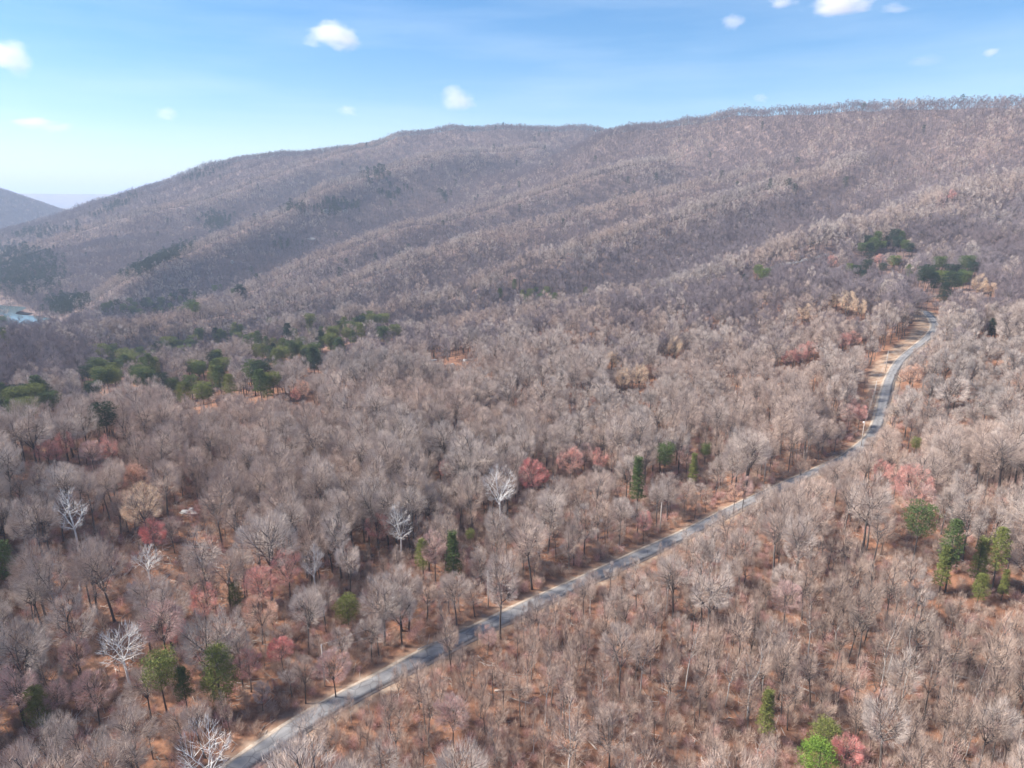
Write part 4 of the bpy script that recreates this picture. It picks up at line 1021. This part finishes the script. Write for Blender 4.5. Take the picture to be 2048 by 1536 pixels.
# saplings and dead sticks under the near trees
us = [shrub(800+i).mesh('shrub', [M['warmtwig']]) for i in range(3)]+[shrub(810).mesh('shrub', [M['pink']])]
for k in range(3):
    rng = np.random.default_rng(820+k); mb = MB()
    for j in range(7):
        a = rng.uniform(0, 3.14); p = np.array([rng.uniform(-1.6, 1.6), rng.uniform(-1.6, 1.6), .12]); d = np.array([math.cos(a), math.sin(a), rng.uniform(-.02, .12)]); l = rng.uniform(1, 3.2)
        mb.tube([p, p+d*l*.5, p+d*l+rng.normal(size=3)*.1], [.06, .045, .02], 3)
    us.append(mb.mesh('sticks', [M['log'] if k < 2 else M['darklog']]))
XU, YU = jitter_grid(1.95, 62, 330, 46, 9)
d_, ix_ = near_road(XU, YU); zU = height(XU, YU); ux, uy, _ = project((XU, YU, zU))
dens = .75-.25*sm(200, 330, np.hypot(XU, YU)); ok = (np.abs(d_) > 4.4) & (rr_.random(len(XU)) < dens); XU, YU, zU, ux, uy = XU[ok], YU[ok], zU[ok], ux[ok], uy[ok]
nu = len(XU); pst = .16+.5*np.exp(-((ux-380)/170)**2-((uy-1120)/80)**2)
iu = np.where(rr_.random(nu) < pst, rr_.integers(4, 7, nu), rr_.integers(0, 4, nu)); su = rr_.uniform(.6, 1.3, nu)
scatter_object('undergrowth', collection('undergrowth', us), np.c_[XU, YU, zU], iu, rr_.uniform(0, 6.28, nu), np.c_[su, su, su], 'thin bare shrubs and dead sticks lying among the fallen leaves', 'undergrowth')

# ------------------------------------------------------------------ air
mb = MB(); mb.box((0, 0, 95), (64000, 64000, 660))
hm = bpy.data.materials.new('haze'); hm.use_nodes = True; hm.node_tree.nodes.remove(hm.node_tree.nodes['Principled BSDF'])
pv = hm.node_tree.nodes.new('ShaderNodeVolumePrincipled'); hm.node_tree.links.new(pv.outputs[0], hm.node_tree.nodes['Material Output'].inputs['Volume'])
pv.inputs['Color'].default_value = (.66,.80,1.0,1); pv.inputs['Density'].default_value = .000135; pv.inputs['Anisotropy'].default_value = .0
o = link('haze', mb.mesh('haze', [hm])); tag(o, 'thin blue spring haze fading the distant slopes', 'haze', kind='stuff')

# ------------------------------------------------------------------ clouds
def cloud_mat(seed, dens, R_):
    m = bpy.data.materials.new('cloud'); m.use_nodes = True; N = m.node_tree.nodes; L = m.node_tree.links; N.remove(N['Principled BSDF'])
    pv = N.new('ShaderNodeVolumePrincipled'); pv.inputs['Color'].default_value = (1, .965, .95, 1); pv.inputs['Anisotropy'].default_value = .2
    t = N.new('ShaderNodeTexCoord'); 
    n_ = N.new('ShaderNodeTexNoise'); n_.noise_dimensions = '4D'; n_.inputs['W'].default_value = seed*1.7; n_.inputs['Scale'].default_value = 2.1; n_.inputs['Detail'].default_value = 7; n_.inputs['Roughness'].default_value = .62
    L.new(t.outputs['Object'], n_.inputs['Vector'])
    ln = N.new('ShaderNodeVectorMath'); ln.operation = 'LENGTH'; L.new(t.outputs['Object'], ln.inputs[0])
    a = N.new('ShaderNodeMath'); a.operation = 'MULTIPLY_ADD'; a.inputs[1].default_value = -.85; a.inputs[2].default_value = .30; L.new(ln.outputs['Value'], a.inputs[0])
    b = N.new('ShaderNodeMath'); b.operation = 'ADD'; L.new(a.outputs[0], b.inputs[0]); L.new(n_.outputs[0], b.inputs[1])
    c = N.new('ShaderNodeMapRange'); c.inputs['From Min'].default_value = .34; c.inputs['From Max'].default_value = .62; c.inputs['To Max'].default_value = dens; L.new(b.outputs[0], c.inputs['Value'])
    L.new(c.outputs[0], pv.inputs['Density']); L.new(pv.outputs[0], N['Material Output'].inputs['Volume'])
    m.cycles.homogeneous_volume = False if hasattr(m.cycles, 'homogeneous_volume') else False
    return m
CL = [(18,115,42,28,1.0,0,'white puffy cloud cut by the left edge'),(32,86,14,9,.25,0,'faint wisp above the cloud at the left edge'),(672,72,58,27,1.0,-.15,'white puffy cloud in the upper left sky'),(622,82,26,14,.35,0,'faint left tail of the puffy cloud in the upper left sky'),
      (912,200,42,26,.9,-.2,'small cream cloud just above the middle of the ridge'),(695,222,24,12,.4,-.3,'faint small cloud above the left part of the ridge'),(332,228,28,12,.4,.1,'faint pinkish cloud low in the left sky'),
      (68,246,38,11,.5,.1,'long pale cloud low at the far left'),(112,256,32,11,.35,.3,'faint trailing end of the long pale cloud at far left'),(1467,44,28,16,.6,-.1,'small pale cloud in the upper right sky'),
      (1680,6,62,20,1.0,0,'white cloud cut by the top edge at the right'),(1562,4,32,12,.6,0,'pale cloud cut by the top edge, left of the white one'),(1790,18,30,9,.3,-.35,'thin slanting wisp near the top right'),
      (1982,104,14,8,.6,0,'tiny white cloud at the far right'),(1850,122,40,12,.16,.0,'very faint wide wisp above the right ridge'),(1520,195,18,10,.35,-.2,'small faint cloud touching the right ridge skyline')]
import bmesh
for i, (px, py, rx, ry, dn, tilt, lab) in enumerate(CL):
    D = 7000 if py < 150 else 9000
    c = at_dist(px, py, D); d = math.sqrt(c[0]**2+c[1]**2+(c[2]-CAM_Z)**2); pxm = d/FPX
    bm = bmesh.new(); bmesh.ops.create_icosphere(bm, subdivisions=3, radius=1.0); me = bpy.data.meshes.new('cloud'); bm.to_mesh(me); bm.free()
    a, b = rx*pxm*1.4, ry*pxm*1.55
    me.materials.append(cloud_mat(i, dn**1.5*(1.35/b), b))
    o = link('cloud', me, None, c, 0); o.scale = (a, a*.8, b); o.rotation_euler = (0, tilt*-.6, -math.atan2(c[0], c[1]))
    tag(o, lab, 'cloud', 'small clouds in the blue sky')
